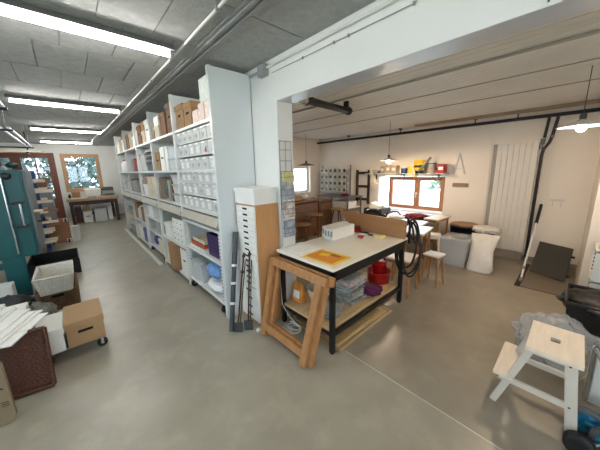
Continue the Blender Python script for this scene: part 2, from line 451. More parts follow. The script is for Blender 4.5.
tree(4.75, 7.0, 2.3, .7, 'shrub outside the narrow end window of the workshop', 9, 500, LEAF2, .2)

# ================================================================== AISLE CEILING FITTINGS
def tube_lamp(y, label, x0=-.40, x1=.76):
    t = T('fluorescent_lamp', label, 'ceiling lamp', ((x0+x1)/2, y, CEIL-.085), 'fluorescent ceiling lamps over the aisle')
    m = MB(); m.hexa([(x0,y-.062,CEIL-.047),(x1,y-.062,CEIL-.047),(x1,y+.062,CEIL-.047),(x0,y+.062,CEIL-.047),(x0,y-.03,CEIL),(x1,y-.03,CEIL),(x1,y+.03,CEIL),(x0,y+.03,CEIL)])
    m.build('housing', M('lamp_housing',(112,114,112),.5), t)
    MB().tube([(x0+.03,y,CEIL-.068),(x1-.03,y,CEIL-.068)], .0135, 12).build('glowing_tube', TUBEGLOW, t)
    for x in (x0, x1-.03):
        MB().box(x, x+.03, y-.032, y+.032, CEIL-.088, CEIL-.04, .006).build('end_cap', GREYP, t)
    return t
tube_lamp(2.25, 'long glowing fluorescent lamp nearest the camera, above the aisle')
tube_lamp(4.74, 'second glowing fluorescent lamp down the aisle from the camera')
tube_lamp(7.4, 'third glowing fluorescent lamp down the aisle from the camera')
tube_lamp(10.1, 'last glowing fluorescent lamp, just before the end windows')
tube_lamp(-.4, 'unseen fluorescent lamp added over the near aisle, behind the viewer')  # added lamp, continues the row out of view to brighten the near end

m = MB(); m.tube([(.81,YB+.1,2.485),(.81,6.6,2.485),(.80,6.85,2.47),(.78,7.1,2.455),(.75,7.34,2.455)], .010, 8)
m.tube([(.745,7.46,2.45),(.70,8.2,2.44),(.72,9.2,2.47),(.74,10.02,2.45)], .012, 8)
t = T('cable_conduit', 'white cable conduit running along the aisle ceiling past the lamp ends', 'conduit', (.81, 2, 2.485))
m.build('conduit_pipe', WHITE, t)
for y in (-.8, .6, 1.55, 3.1, 4.2, 5.3, 6.3):
    MB().box(.794,.826,y-.012,y+.012,2.47,CEIL-.001,.003).build('clip', GREYP, t)
t = T('ceiling_track', 'grey double metal track running along the aisle ceiling in front of shelves', 'track', (.96, 2, 2.46))
m = MB()
for x in (.925, .972):
    m.box(x, x+.022, YB+.1, 9.5, CEIL-.026, CEIL-.012, .003)
m.build('track_rail', M('grey_track',(140,143,143),.4,var=.08), t)
for y in (-1, .8, 2.4, 4.2, 6, 7.8): MB().box(.915,1.005,y-.02,y+.02,CEIL-.0135,CEIL-.0125).build('mounting_plate', GREYP, t)

# white tubular frames hung from the ceiling on the left
def hung_frame(x0, x1, y0, y1, z, label, mt):
    t = T('ceiling_rack', label, 'hanging frame', ((x0+x1)/2,(y0+y1)/2,z))
    m = MB()
    for x in (x1-.07, x1): m.tube([(x,y0,z),(x,y1,z)], .016, 8)
    m.tube([(x0,y0,z),(x0,y1,z)], .016, 8); m.build('rail', mt, t)
    for yy in (y0+.05,y1-.05): MB().tube([(x0,yy,z-.02),(x1+.03,yy,z-.02)], .014, 8).build('crossbar', BLACK, t)
    for x in (x0, x1-.03):
        for y in (y0+.1, y1-.1): MB().tube([(x,y,z),(x,y,CEIL-.001)], .006, 6).build('hanger', STEEL, t)
PALEM = M('pale_blue_metal',(206,216,226),.3,var=.05)
hung_frame(-1.5, -.42, 4.6, 7.5, 2.1, 'pale tubular frame hung under the ceiling beyond the second lamp', PALEM)
hung_frame(-1.4, -.30, 1.9, 3.25, 2.1, 'tubular frame hung under the ceiling at the left edge, nearer the camera', PALEM)

# junction box and cables on the dividing wall
t = T('junction_box', 'grey junction box high on the white wall beside the shelving end panel', 'junction box', (1.47, 2.06, 2.38))
MB().box(1.445,1.498,2.0,2.11,2.375,2.475,.006).build('box_body', GREYP, t)
m = MB(); m.tube([(1.48,2.0,2.44),(1.485,1.6,2.445),(1.485,YB+.1,2.445)], .011, 8); m.build('conduit_pipe', WHITE, t)
m = MB(); m.tube([(1.472,2.115,2.43),(1.49,2.3,2.44),(1.49,9,2.44)], .012, 8); m.build('conduit_pipe', GREYP, t)
t = T('wall_cable', 'thin grey cable clipped along the header beam below the ceiling', 'cable', (1.49, 1, 2.39))
MB().tube([(1.492,1.95,2.385),(1.492,1.3,2.385),(1.492,.69,2.385),(1.492,.62,2.49)], .003, 6).build('cable_run', GREYP, t)
for y in (1.55,1.24,1.12,.7): MB().box(1.484,1.4995,y-.008,y+.006,2.376,2.394,.003).build('clip', GREYMID, t)

t = T('hanging_cable','dark cable with a connector hanging down the header beam at top right','cable',(1.48,.165,2.3))
MB().tube([(1.492,.165,2.49),(1.488,.166,2.36),(1.49,.168,2.16)],.004,6).build('cable_run',GREYDK,t)
MB().tube([(1.486,.166,2.31),(1.488,.166,2.25)],.011,10).build('connector',BLACKP,t)
# ================================================================== SHELVING
B = [2.33, 3.43, 4.58, 5.73, 6.90, 8.10]
SX0, SX1 = 1.06, 1.47
BAYLAB = ['white steel shelving bay nearest the camera with tall end panel and bin rows',
          'second shelving bay from the camera, with white drawer box in its lower half',
          'third shelving bay from the camera, with stacked beige boxes',
          'fourth shelving bay from the camera, with a white canister low down',
          'farthest shelving bay, next to the work desk at the windows']
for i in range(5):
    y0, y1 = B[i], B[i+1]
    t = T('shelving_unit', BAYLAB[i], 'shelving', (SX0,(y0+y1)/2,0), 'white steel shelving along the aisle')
    if i == 0:
        m = MB(); m.box(SX0, SX1+.02, y0-.025, y0-.001, 0, 2.457, .003); m.box(SX0-.004, SX0+.03, y0-.03, y0+.012, 0, 2.46, .003)
        m.build('end_panel', PANEL, t)
    m = MB(); m.box(SX0+.03, SX1, y1-.012, y1-.004, .05, 2.45); m.build('side_panel', PANEL, t)
    m = MB(); m.box(SX0, SX0+.04, y1-.016, y1+.016, 0, 2.455, .003); m.box(SX1-.04, SX1, y1-.022, y1+.0, 0, 2.455, .003)
    m.build('upright', WHITE, t)
    for z in (2.03, 1.56, 1.12):
        m = MB(); m.box(SX0+.005, SX1-.002, y0+.014, y1-.024, z-.03, z, .004); m.build('shelf', WHITE, t)
    m = MB(); m.hexa([(SX0-.03,y0+.016,.985),(SX0+.06,y0+.016,.985),(SX0+.06,y1-.024,.985),(SX0-.03,y1-.024,.985),(SX0+.01,y0+.016,1.07),(SX0+.06,y0+.016,1.07),(SX0+.06,y1-.024,1.07),(SX0+.01,y1-.024,1.07)])
    m.box(SX0+.01, SX1-.002, y0+.014, y1-.024, .955, .986); m.build('fascia', M('fascia_cream',(178,173,156),.35), t)
    MB().box(SX0+.03, SX0+.06, y0+.016, y1-.024, 1.0705, 1.0895).build('gap_shade_strip', GREYDK, t)  # dark strip standing in for the shade between shelf and fascia
    MB().box(SX1-.003, SX1+.003, y0+.014, y1-.014, .95, 2.4).build('back_panel', M('back_grey',(136,139,138),.5,var=.06), t)
    if i in (1, 3):
        for z in (.52, .08):
            MB().box(SX0+.005, SX1-.002, y0+.024, y1-.024, z-.03, z, .004).build('shelf', WHITE, t)
    if i == 0:
        for z in (1.275, 1.415, 1.715, 1.86):
            m = MB(); m.box(SX0+.012, SX1-.01, y0+.02, y1-.03, z-.008, z, .002); m.build('thin_shelf', WHITE, t)

# small clear bins: two tiers of three rows of six
bin_proto = None
rowname = ['top row', 'middle row', 'bottom row']
BINC = [M('grey_parts',(176,174,168),.6,var=.5,scale=30), M('white_parts',(226,222,214),.6,var=.25,scale=30), M('red_parts',(150,70,62),.6,var=.4,scale=30)]
rb = random.Random(4)
protos = []
for cm_ in BINC:
    t = T('storage_bin', 'x', 'storage bin', (0,0,0), 'clear plastic bins in the near shelving bay')
    m = MB()
    m.tray(0, .34, -.083, .083, .0, .122, .004, .008)
    m.box(-.006, .006, -.084, .084, .104, .127, .002)     # front lip
    m.build('bin_body', CLEAR, t)
    m = MB()
    for k in range(5):
        m.obox((.04+.06*k, rb.uniform(-.03,.03), .045+.012*rb.random()), (.07,.09,.07), (rb.uniform(-.4,.4),rb.uniform(-.3,.3),rb.uniform(0,3)), .004)
    m.build('contents', cm_, t)
    MB().box(-.0072,-.0062,-.035,.035,.106,.124).build('label_strip', PAPER, t)
    protos.append(t)
used = [False]*3
for tier, zs, tn in ((0,(1.861,1.716,1.561),'upper bin tier'),(1,(1.416,1.276,1.121),'lower bin tier')):
    for r_, z in enumerate(zs):
        for k in range(6):
            y = B[0]+.105+k*.174
            c = 2 if (tier,r_,k) in ((0,1,0),(0,0,0),(0,1,1)) else (1 if rb.random() < .55 else 0)
            lab = f'clear plastic bin, {rowname[r_]} of the {tn}, {ORD[k]} from the white end panel'
            loc = (SX0+.03, y, z+.0005)
            if not used[c]:
                used[c] = True; o = protos[c]; o.location = loc; o['label'] = lab
            else: copy_tree(protos[c], loc, lab)

# boxes and bundles on the shelves
def carton(y0, y1, z0, z1, mat, label, x0=1.09, x1=1.42, lid=True, hole='X', name='cardboard_box', cat='box', lidmat=None, group=None):
    t = T(name, label, cat, ((x0+x1)/2,(y0+y1)/2,z0), group)
    h = z1-z0; lz = z1-min(.06,h*.28) if lid else z1
    MB().box(x0, x1, y0, y1, z0, lz+.003, .004).build('body', mat, t)
    if lid: MB().box(x0-.008, x1+.008, y0-.008, y1+.008, lz, z1, .004).build('lid', lidmat or mat, t)
    if hole:
        zc = z0+h*.55
        yc = (y0+y1)/2; wv = min(.045,(y1-y0)*.25)
        m = MB()
        if hole == 'X': m.box(x0-.0015, x0+.002, yc-wv, yc+wv, zc-.012, zc+.012, .0007)
        else: m.box((x0+x1)/2-.05, (x0+x1)/2+.05, y0-.0015, y0+.002, zc-.012, zc+.012, .0007)
        m.build('hand_hole', HOLE, t)
    return t
PINKP = M('pink_print_card',(206,176,164),.7,rgb2=(232,222,210),scale=30)
GREENP = M('green_print_card',(196,208,196),.7,rgb2=(236,234,228),scale=18)
BRPAT = M('brown_patterned_card',(122,86,58),.75,var=.4,scale=26)
z = 2.0305
# near bay, top shelf (from the far end to the end panel)
carton(3.10,3.36,z,z+.27,CARD,'brown lidded carton on the top shelf beside the second shelving bay')
carton(2.86,3.07,z,z+.25,CARD,'brown lidded carton with a hand hole, middle of the near top shelf')
for k,(ya,yb,zz,mt,lb) in enumerate([(2.68,2.83,.13,PINKP,'small pink and white printed box beside the brown cartons on top shelf'),
        (2.53,2.67,.17,PINKP,'pink printed box in the middle of the near top shelf pile'),
        (2.36,2.51,.17,PINKP,'pink printed box against the end panel, under the white printed carton')]):
    carton(ya,yb,z,z+zz,mt,lb,lid=False,hole=None,name='printed_box')
carton(2.37,2.60,z+.1705,z+.38,GREENP,'white carton with green print, topmost in the pile at the end panel',lid=False,hole=None,name='printed_box')
# second bay
carton(3.50,3.72,z,z+.36,BRPAT,'tall brown patterned box on the second bay top shelf',hole='X')
carton(3.80,4.05,z,z+.30,CARDDK,'dark brown carton behind the patterned box on the top shelf',hole=None)
carton(4.12,4.36,z,z+.17,BEIGE,'low beige box at the far end of the second bay top shelf',hole=None)
z = 1.5605
carton(4.28,4.50,z,z+.28,CARD,'tan magazine file box on the second bay middle shelf',lid=False)
carton(4.02,4.24,z,z+.33,WBOX,'tall white file box with hand hole on second bay middle shelf',lid=False)
carton(3.85,3.99,z,z+.33,WBOX,'white file box between the hand-hole box and clear bins',lid=False,hole=None)
def clear_bin(y0,y1,z0,h,label,x0=1.08,x1=1.42,contents=None,cat='storage bin',group=None,mat=None):
    t = T('storage_tub', label, cat, ((x0+x1)/2,(y0+y1)/2,z0), group)
    m = MB(); m.tray(x0,x1,y0,y1,z0,z0+h,.005,.015); m.tray(x0-.01,x1+.01,y0-.01,y1+.01,z0+h-.012,z0+h,.016); m.build('tub_body', mat or CLEAR, t)
    if contents:
        m = MB(); 
        for k in range(4): m.obox((x0+.06+(x1-x0-.12)*k/3,(y0+y1)/2,z0+.012+h*.25),(.09,(y1-y0)*.7,h*.4),(.1*k,0,.3*k),.005)
        m.build('contents', contents, t)
    return t
clear_bin(3.5,3.8,z,.15,'clear tub on the second bay middle shelf, lower of two',contents=BINC[1])
clear_bin(3.5,3.8,z+.152,.15,'clear tub on the second bay middle shelf, upper of two',contents=BINC[0])
z = 1.1205
for k,n_ in enumerate(('lowest','middle','topmost')):
    clear_bin(3.5,3.78,z+.127*k,.124,f'clear tub on the second bay counter shelf, {n_} of its stack',contents=BINC[k%2])
t = T('cork_board','upright brown board standing beside the clear tub stack in second bay','board',(1.25,3.88,z)); MB().box(1.1,1.42,3.86,3.89,z,z+.36,.003).build('board_panel',CARDDK,t)
tag(MB().blob((1.24,4.2,z+.15),(.14,.22,.15),.2,2.5,3,flat=z+.001).build('plastic_bag',FILM,None,origin=(1.24,4.2,z)),'clear plastic bag slumped on the second bay counter shelf','bag')
# third bay
z = 2.0305
carton(4.66,4.94,z,z+.34,WBOX,'white lidded box with hand hole on the third bay top shelf')
carton(5.0,5.2,z,z+.2,BEIGE,'beige small box on the third bay top shelf',hole=None)
carton(5.3,5.55,z,z+.33,CARDDK,'brown carton at far end of the third bay top shelf')
z = 1.5605
for k,n_ in enumerate(('lowest','middle','topmost')):
    t = T('letter_tray', f'black letter tray on third bay middle shelf, {n_} of three','letter tray',(1.25,4.95,z+.11*k+.10),None)
    m = MB(); zz = z+.10*k+.10; m.tray(1.08,1.4,4.68,5.1,zz,zz+.05,.005); m.build('tray_body',BLACKP,t)
    MB().box(1.10,1.38,4.72,5.06,zz+.0055,zz+.03).build('paper_sheets',PAPER,t)
carton(4.68,5.1,z,z+.098,GREYDK,'flat dark grey case under the black letter trays',lid=False,hole=None,name='flat_case',cat='case')
clear_bin(5.2,5.6,z,.3,'tall clear tub of papers on the third bay middle shelf',contents=BINC[1])
z = 1.1205
for r_ in range(3):
    for k in range(2):
        carton(4.66+.3*k,4.94+.3*k,z+.115*r_,z+.113+.115*r_,BEIGE,f'low beige box, {("bottom","middle","top")[r_]} of the {("nearer","farther")[k]} stack in the third bay',hole=None)
carton(5.3,5.6,z,z+.2,WBOX,'white box beyond the beige stacks on the third bay counter shelf',hole=None)
# fourth bay
z = 2.0305
carton(5.8,6.05,z,z+.2,WBOX,'white box at near end of the fourth bay top shelf',hole=None)
carton(6.05+.02,6.4,z,z+.3,CARD2,'pale carton on the fourth bay top shelf',hole=None)
carton(6.45,6.75,z,z+.3,CARDDK,'brown carton at far end of the fourth bay top shelf',hole=None)
z = 1.5605
for k,(ya,lb) in enumerate(((5.82,'red box on the fourth bay middle shelf, nearest of three'),(6.0,'red box on the fourth bay middle shelf, middle of three'),(6.18,'red box on the fourth bay middle shelf, farthest of three'))):
    carton(ya,ya+.15,z,z+.2+.03*k,RED if k!=1 else M('dark_red_card',(128,30,34),.6),lb,lid=False,hole=None)
tag(MB().blob((1.24,6.55,z+.14),(.13,.18,.14),.2,2.5,5,flat=z+.001).build('plastic_bag',SACKW,None,origin=(1.24,6.55,z)),'white bag on the fourth bay middle shelf behind the red boxes','bag')
z = 1.1205
tag(MB().lathe([(.02,.0),(.08,.03),(.11,.09),(.09,.15),(.03,.18)],(1.2,5.95,z)).build('brown_pot',BROWNW,None,origin=(1.2,5.95,z)),'round brown pot on the fourth bay counter shelf','pot')
carton(6.2,6.7,z,z+.24,GREYP,'grey case on the fourth bay counter shelf',hole=None,name='flat_case',cat='case')
# fifth bay
z = 2.0305
carton(7.0,7.3,z,z+.26,WBOX,'white box at near end of the farthest top shelf',hole=None)
carton(7.35,7.7,z,z+.3,CARD2,'pale carton on the farthest bay top shelf',hole=None)
carton(7.75,8.02,z,z+.22,WBOX,'white box at the far end of the farthest top shelf',hole=None)
z = 1.5605
for k in range(4):
    t = T('plastic_bottle',f'white bottle on the farthest bay middle shelf, {ORD[k]} from the near side','bottle',(1.15,7.1+.22*k,z),'bottles in the farthest shelving bay')
    MB().lathe([(.06,0),(.065,.02),(.065,.2),(.025,.26)],(1.15,7.1+.22*k,z),16).build('bottle_body',WHITE,t)
    MB().lathe([(.027,.255),(.027,.29)],(1.15,7.1+.22*k,z),12).build('cap',BLUE if k%2 else RED,t)
z = 1.1205
clear_bin(7.0,7.4,z,.22,'clear tub on the farthest bay counter shelf, nearer of two',contents=BINC[0])
clear_bin(7.5,7.95,z,.22,'clear tub on the farthest bay counter shelf, farther of two',contents=BINC[1])

TEAG = M('grey_green_card',(150,158,146),.7,var=.12); TAUPE = M('taupe_card',(150,134,114),.75,var=.15)
for (ya,yb,za,zb,mt,lb) in [
    (4.40,4.55,2.0305,2.26,TAUPE,'taupe box at the farthest end of the second bay top shelf'),
    (4.12,4.36,2.201,2.33,WBOX,'white small box on the low beige box, second bay top shelf'),
    (5.58,5.70,2.0305,2.3,WBOX,'narrow white box at the far end of third bay top shelf'),
    (5.0,5.2,2.231,2.38,CARD,'brown small box on the beige one, third bay top shelf'),
    (5.8,6.05,2.231,2.37,TAUPE,'taupe small box on the white one, fourth bay top shelf'),
    (7.0,7.3,2.291,2.40,CARD,'brown flat box on the white one, farthest bay top shelf'),
    (3.93,4.02,1.1205,1.42,TEAG,'grey-green folder box beside the upright brown board, second bay'),
    (4.44,4.54,1.1205,1.45,TAUPE,'taupe folder box at far end of the second bay counter shelf'),
    (5.62,5.70,1.1205,1.40,TEAG,'grey-green folder box at far end of the third bay counter shelf'),
    (5.63,5.70,1.5605,1.85,WBOX,'white folder box at far end of the third bay middle shelf'),
    (6.36,6.42,1.5605,1.8,TEAG,'grey-green folder box beside the red boxes on the fourth bay'),
    (6.74,6.86,1.1205,1.4,TAUPE,'taupe folder box at far end of the fourth bay counter shelf'),
    (5.3,5.6,1.321,1.47,TAUPE,'taupe box on the white one, third bay counter shelf'),
    (4.5,4.55,.5205,.9,TEAG,'grey-green folder on the lower shelf of second bay'),
    (6.6,6.85,.5205,.86,CARD,'brown carton beside the white canister in fourth bay')]:
    carton(ya,yb,za,zb,mt,lb,lid=False,hole=None)
# lower half, near bay: trolley on castors
def caster(t, x, y, z0, r=.04, sub='castor', mat=CHROME):
    c = MB().lathe([(r*.6,-.016),(r,-.013),(r,.013),(r*.6,.016)],(x,y,z0+r),20,'Y').build(sub,RUBBER,t)
    m = MB(); m.box(x-.010,x+.010,y-.023,y-.018,z0+r-.008,z0+2*r+.014); m.box(x-.010,x+.010,y+.018,y+.023,z0+r-.008,z0+2*r+.014); m.box(x-.026,x+.026,y-.027,y+.027,z0+2*r+.01,z0+2*r+.02)
    m.build('fork',mat,c)
    return c
t = T('trolley','white perforated shelf trolley on castors under the near shelving bay','trolley',(1.25,2.88,0))
for x in (1.075,1.40):
    for y in (2.385,3.36):
        m = MB(); m.box(x,x+.035,y,y+.035,.11,.94,.002); m.build('upright',WHITE,t)
        m = MB()
        for k in range(20): m.box(x-.001,x+.001,y+.011,y+.024,.16+.038*k,.175+.038*k)
        m.build('slot_holes',HOLE,t)
for z in (.94,.59,.145): MB().box(1.07,1.44,2.38,3.4,z-.035,z,.004).build('shelf',WHITE,t)
for x in (1.10,1.40):
    for y in (2.44,3.34): caster(t,x,y,0,.045)
z = .5905
t = T('crate','dark purple plastic crate on the trolley middle shelf','crate',(1.25,2.6,z))
m = MB(); m.tray(1.10,1.42,2.43,2.78,z,z+.26,.008,.01); m.build('crate_body',DPURP,t)
m = MB(); 
for k in range(4): m.box(1.0985,1.103,2.46,2.75,z+.05+.05*k,z+.062+.05*k)
m.build('ribs',DPURP,t)
for k,(mt,lb) in enumerate([(WHITE,'white flat tray on the trolley middle shelf, under the orange one'),(M('orange_red_card',(196,88,52),.6),'orange-red flat tray on the trolley middle shelf beside purple crate'),(BEIGE,'beige flat tray topmost beside the purple crate on the trolley')]):
    t = T('flat_tray',lb,'tray',(1.23,3.05,z+.045*k)); MB().tray(1.08+.01*k,1.4,2.83+.02*k,3.3-.03*k,z+.045*k,z+.043+.045*k,.006,.004).build('tray_body',mt,t)
z = .1455
clear_bin(3.0,3.33,z,.26,'translucent tub on the trolley bottom shelf at its far end',contents=BINC[1],mat=FROST)
tag(MB().blob((1.22,2.73,z+.25),(.15,.2,.1),.2,3,2,flat=z+.14).build('folded_cloth',BLUECL,None,origin=(1.22,2.73,z+.14)),'light blue folded cloth on the trolley bottom shelf','cloth')
tag(MB().blob((1.22,2.68,z+.075),(.16,.24,.07),.15,3,6,flat=z+.001).build('folded_cloth',WHITECL,None,origin=(1.22,2.68,z)),'white folded cloth under the light blue one on the trolley','cloth')
# second bay lower half
z = .5205
t = T('drawer_box','white box of small drawers on the lower shelf of second bay','drawer box',(1.25,3.74,z))
MB().box(1.08,1.42,3.5,3.98,z,z+.36,.004).build('body',WBOX,t)
for r_ in range(4):
    for k in range(3):
        yy = 3.52+k*.153; zz = z+.02+r_*.082
        d = MB().box(1.074,1.081,yy,yy+.14,zz,zz+.072,.001).build('drawer',WBOX,t)
        MB().box(1.071,1.0745,yy+.055,yy+.085,zz+.03,zz+.045).build('pull_hole',GREYDK,d)
carton(4.15,4.45,z,z+.22,WBOX,'white box beside the drawer box on lower shelf of second bay',hole=None)
z = .0805
t = carton(3.5,3.8,z,z+.36,WBOX,'white open box with red inside at the foot of second bay',lid=False,hole='X',name='open_box')
MB().box(1.1,1.41,3.51,3.79,z+.355,z+.365).build('red_contents',M('orange_red_fill',(206,84,48),.6),t)
carton(3.86,4.12,z,z+.40,CARD,'brown tall carton at the foot of second bay',lid=False,hole=None,x0=1.02)
t = T('paper_bag','beige paper bag leaning at the foot of second bay beside brown carton','bag',(1.2,4.3,z))
MB().hexa([(1.05,4.2,z),(1.3,4.2,z),(1.3,4.42,z),(1.05,4.42,z),(1.09,4.18,z+.36),(1.26,4.18,z+.38),(1.26,4.4,z+.38),(1.09,4.4,z+.36)],.01).build('bag_body',BEIGE,t)
m = MB(); m.tube(arc((1.085,4.29,z+.36),.06,0,PI,8,'YZ'),.006,6); m.build('handle',CARD2,t)
# third bay lower half: low trolley with three shelves
t = T('trolley','white low trolley with three shelves under the third bay','trolley',(1.25,5.15,0))
for z in (.15,.45,.72): MB().box(1.07,1.43,4.66,5.66,z-.03,z,.004).build('shelf',WHITE,t)
for x in (1.08,1.40):
    for y in (4.66,5.63): MB().box(x,x+.03,y,y+.03,.11,.9,.002).build('upright',WHITE,t)
for x in (1.11,1.40):
    for y in (4.72,5.6): caster(t,x,y,0,.035)
carton(4.75,5.05,.4505,.68,GREYP,'grey box on the middle shelf of the low trolley',hole=None)
carton(5.15,5.5,.7205,.93,WBOX,'white box on the top shelf of the low trolley',hole=None)
carton(4.74,5.0,.1505,.36,BEIGE,'beige box on the bottom shelf of the low trolley',hole=None)
tag(MB().blob((1.2,5.35,.25),(.1,.16,.1),.25,3,9,flat=.151).build('folded_cloth',M('violet_cloth',(92,84,150),.9,var=.2),None,origin=(1.2,5.35,.15)),'violet cloth bundle on the bottom shelf of the low trolley','cloth')
# fourth bay lower half
z = .5205
carton(5.85,6.15,z,z+.3,CARDDK,'dark brown carton on the lower shelf of fourth bay',hole=None)
t = T('canister','white plastic canister on the lower shelf of fourth bay','canister',(1.2,6.4,z))
MB().box(1.08,1.32,6.24,6.5,z,z+.28,.03).build('canister_body',WHITE,t)
MB().lathe([(.03,0),(.03,.04)],(1.14,6.32,z+.278),12).build('cap',WHITE,t)
MB().tube([(1.2,6.36,z+.28),(1.2,6.38,z+.33),(1.2,6.45,z+.33),(1.2,6.47,z+.28)],.012,8).build('handle',WHITE,t)
z = .0805
carton(5.82,6.2,z,z+.28,M('blue_violet_card',(88,92,150),.6),'blue-violet box at the foot of fourth bay',hole=None)
carton(6.3,6.75,z,z+.3,WBOX,'white box at the foot of fourth bay',hole=None)
# fifth bay lower half: wire drawer tower
t = T('wire_drawer_tower','white wire drawer tower under the farthest bay','drawer tower',(1.25,7.5,0))
for x in (1.08,1.40):
    for y in (6.98,8.0): MB().box(x,x+.02,y,y+.02,0,.9,.002).build('post',WHITE,t)
for k in range(5):
    z = .08+.165*k; m = MB()
    for yy in (7.01,7.33,7.66,7.985): m.tube([(1.075,yy,z+.1),(1.09,yy,z),(1.39,yy,z)],.004,5)
    for xx,zz in ((1.075,z+.1),(1.08,z+.05),(1.09,z),(1.24,z),(1.39,z)): m.tube([(xx,7.0,zz),(xx,8.0,zz)],.005,5)
    dd = m.build('wire_drawer',WHITE,t)
for k in range(4):
    zz = .165*k+.085
    carton(7.05,7.9,zz,zz+.09,(GREYP,WBOX,BEIGE,GREYP)[k],f'flat {("grey","white","beige","grey")[k]} package in the wire tower, {("lowest","second","third","topmost")[k]} drawer',x0=1.11,x1=1.38,lid=False,hole=None,name='flat_package',cat='package')

tag(MB().hexa([(.955,4.5,0),(1.0,4.5,0),(1.03,8.2,0),(.985,8.2,0),(.955,4.5,.035),(1.0,4.5,.035),(1.03,8.2,.035),(.985,8.2,.035)]).build('metal_rail',WHITE,None,origin=(.98,6,0)),'long white metal rail lying on the floor along the shelving','rail')
t = T('leaning_board','brown board leaning on the shelving end near the far desk','board',(1.1,8.35,0)); MB().hexa([(1.08,8.16,0),(1.4,8.16,0),(1.4,8.19,0),(1.08,8.19,0),(1.08,8.135,.55),(1.4,8.135,.55),(1.4,8.165,.55),(1.08,8.165,.55)]).build('board_panel',BROWNW,t)

# ================================================================== BY THE END PANEL
t = T('banded_tube','dark grey long tube with white bands leaning on the white end panel','tube',(.96,2.05,0))
p0, p1 = Vector((.965,2.05,.028)), Vector((1.195,2.262,.93))
def on(a): return p0.lerp(p1,a)
MB().tube([on(0),on(.62),on(.64),on(1)],[.023,.023,.027,.027],14).build('tube_body',M('dark_grey_tube',(62,66,70),.45,var=.1),t)
for a in (.26,.46,.64): MB().tube([on(a),on(a+.025)],.0285,14).build('white_band',WHITE,t)
def iron_stand(x, y, tx, ty, h, label):
    t = T('iron_stand',label,'iron rod',(x,y,0),'rusty iron stands against the drawer cabinet')
    MB().obox((x,y,.05),(.025,.085,.10),(.0,-.05,.9),.004).build('foot_plate',GREYDK,t)
    m = MB(); a = Vector((x+.0,y,.09)); b = Vector((tx,ty,h)); m.bar(a,b,.012,.012); m.build('rod',RUST,t)
    m = MB(); e = Vector((.018,-.008,0)); m.bar(a+e,b.lerp(a,.12)+e,.008,.008); m.build('thin_rod',RUST,t)
    for fq in (.72,.95): c = a.lerp(b,fq); MB().box(c.x-.014,c.x+.014,c.y-.012,c.y+.01,c.z-.014,c.z+.014,.003).build('clamp',RUST,t)
iron_stand(1.03,2.03,1.205,2.14,.74,'rusty iron rod stand leaning on white drawers, nearer the banded tube')
iron_stand(1.12,1.99,1.21,2.04,.78,'rusty iron rod stand leaning on white drawers, nearer the sawhorse')

t = T('drawer_cabinet','tall tan wooden cabinet with narrow white drawers beside the work table','cabinet',(1.36,2.11,0))
m = MB(); m.box(1.235,1.49,1.925,1.94,0,1.225,.002); m.box(1.235,1.49,2.275,2.29,0,1.225,.002); m.box(1.235,1.49,1.94,2.275,0,.02); m.box(1.235,1.49,1.94,2.275,1.212,1.225); m.box(1.475,1.49,1.94,2.275,.02,1.212); m.build('body',TAN,t)
zz = .03
hs = [.088]*4 + [.056]*14
hs = [h*1.18/sum(hs) for h in hs]
for i,h in enumerate(hs):
    ex = .012 if i in (3,9) else 0
    d = MB().box(1.226-ex,1.44,1.943,2.272,zz+.002,zz+h-.002,.002).build('drawer',WBOX,t)
    m = MB(); m.box(1.2245-ex,1.2275-ex,2.07,2.15,zz+h*.5-.008,zz+h*.5+.01,.001); m.build('handle_slot',HOLE,d); zz += h
carton(1.935,2.285,1.2255,1.375,WBOX,'white lidded cardboard box on top of the drawer cabinet',x0=1.225,x1=1.485,hole=None)

# ================================================================== WORK TABLE
TX0,TX1,TY0,TY1 = 1.42,2.69,1.175,1.89
t = T('work_table','large work table with pale top on black steel frame beside the wall end','table',(2.07,1.57,0))
MB().box(TX0,TX1,TY0,TY1,.752,.776,.004).build('tabletop',M('pale_table_top',(238,229,210),.35,var=.05,scale=3),t)
m = MB(); a=.02
for (x0,x1,y0,y1) in ((TX0+a,TX1-a,TY0+a,TY0+a+.03),(TX0+a,TX1-a,TY1-a-.03,TY1-a),(TX0+a,TX0+a+.03,TY0+a,TY1-a),(TX1-a-.03,TX1-a,TY0+a,TY1-a)): m.box(x0,x1,y0,y1,.655,.752,.002)
m.build('apron',BLACK,t)
for x in (TX0+.02,TX1-.06):
    for y in (TY0+.02,TY1-.06):
        l = MB().box(x,x+.04,y,y+.04,.012,.70,.003).build('leg',BLACK,t)
        MB().box(x+.004,x+.036,y+.004,y+.036,0,.013,.002).build('foot_cap',BLACKP,l)
m = MB(); m.box(TX0+.03,TX1-.03,TY0+.06,TY1-.04,.195,.222,.003); m.build('lower_shelf',PLY,t)
m = MB(); m.box(TX0+.06,TX1-.06,TY0+.025,TY0+.055,.165,.195); m.box(TX0+.06,TX1-.06,TY1-.055,TY1-.025,.165,.195); m.box(TX0+.025,TX0+.055,TY0+.06,TY1-.06,.165,.195); m.box(TX1-.055,TX1-.025,TY0+.06,TY1-.06,.165,.195); m.build('shelf_rail',BLACK,t)
tt = .7765
# sheets of board on the floor under the table
for k in range(4):
    x0,x1,y0,y1 = [(1.52,2.42,1.18,1.82),(1.5,2.36,1.19,1.8),(1.53,2.33,1.2,1.78),(1.51,2.25,1.22,1.76)][k]
    rz = (.0,.02,-.02,.03)[k]
    o = MB().obox(((x0+x1)/2,(y0+y1)/2,.008+.0165*k),(x1-x0,y1-y0,.016),(0,0,rz),.001).build('plywood_sheet',PLY,None,origin=((x0+x1)/2,(y0+y1)/2,.0165*k))
    if k % 2: o.data.materials[0] = M('weathered_plywood',(160,134,92),.7,var=.2,scale=4)
    tag(o,f'large plywood sheet on the floor under work table, {("lowest","second from the floor","third from the floor","topmost")[k]}','board','plywood sheets under the table')
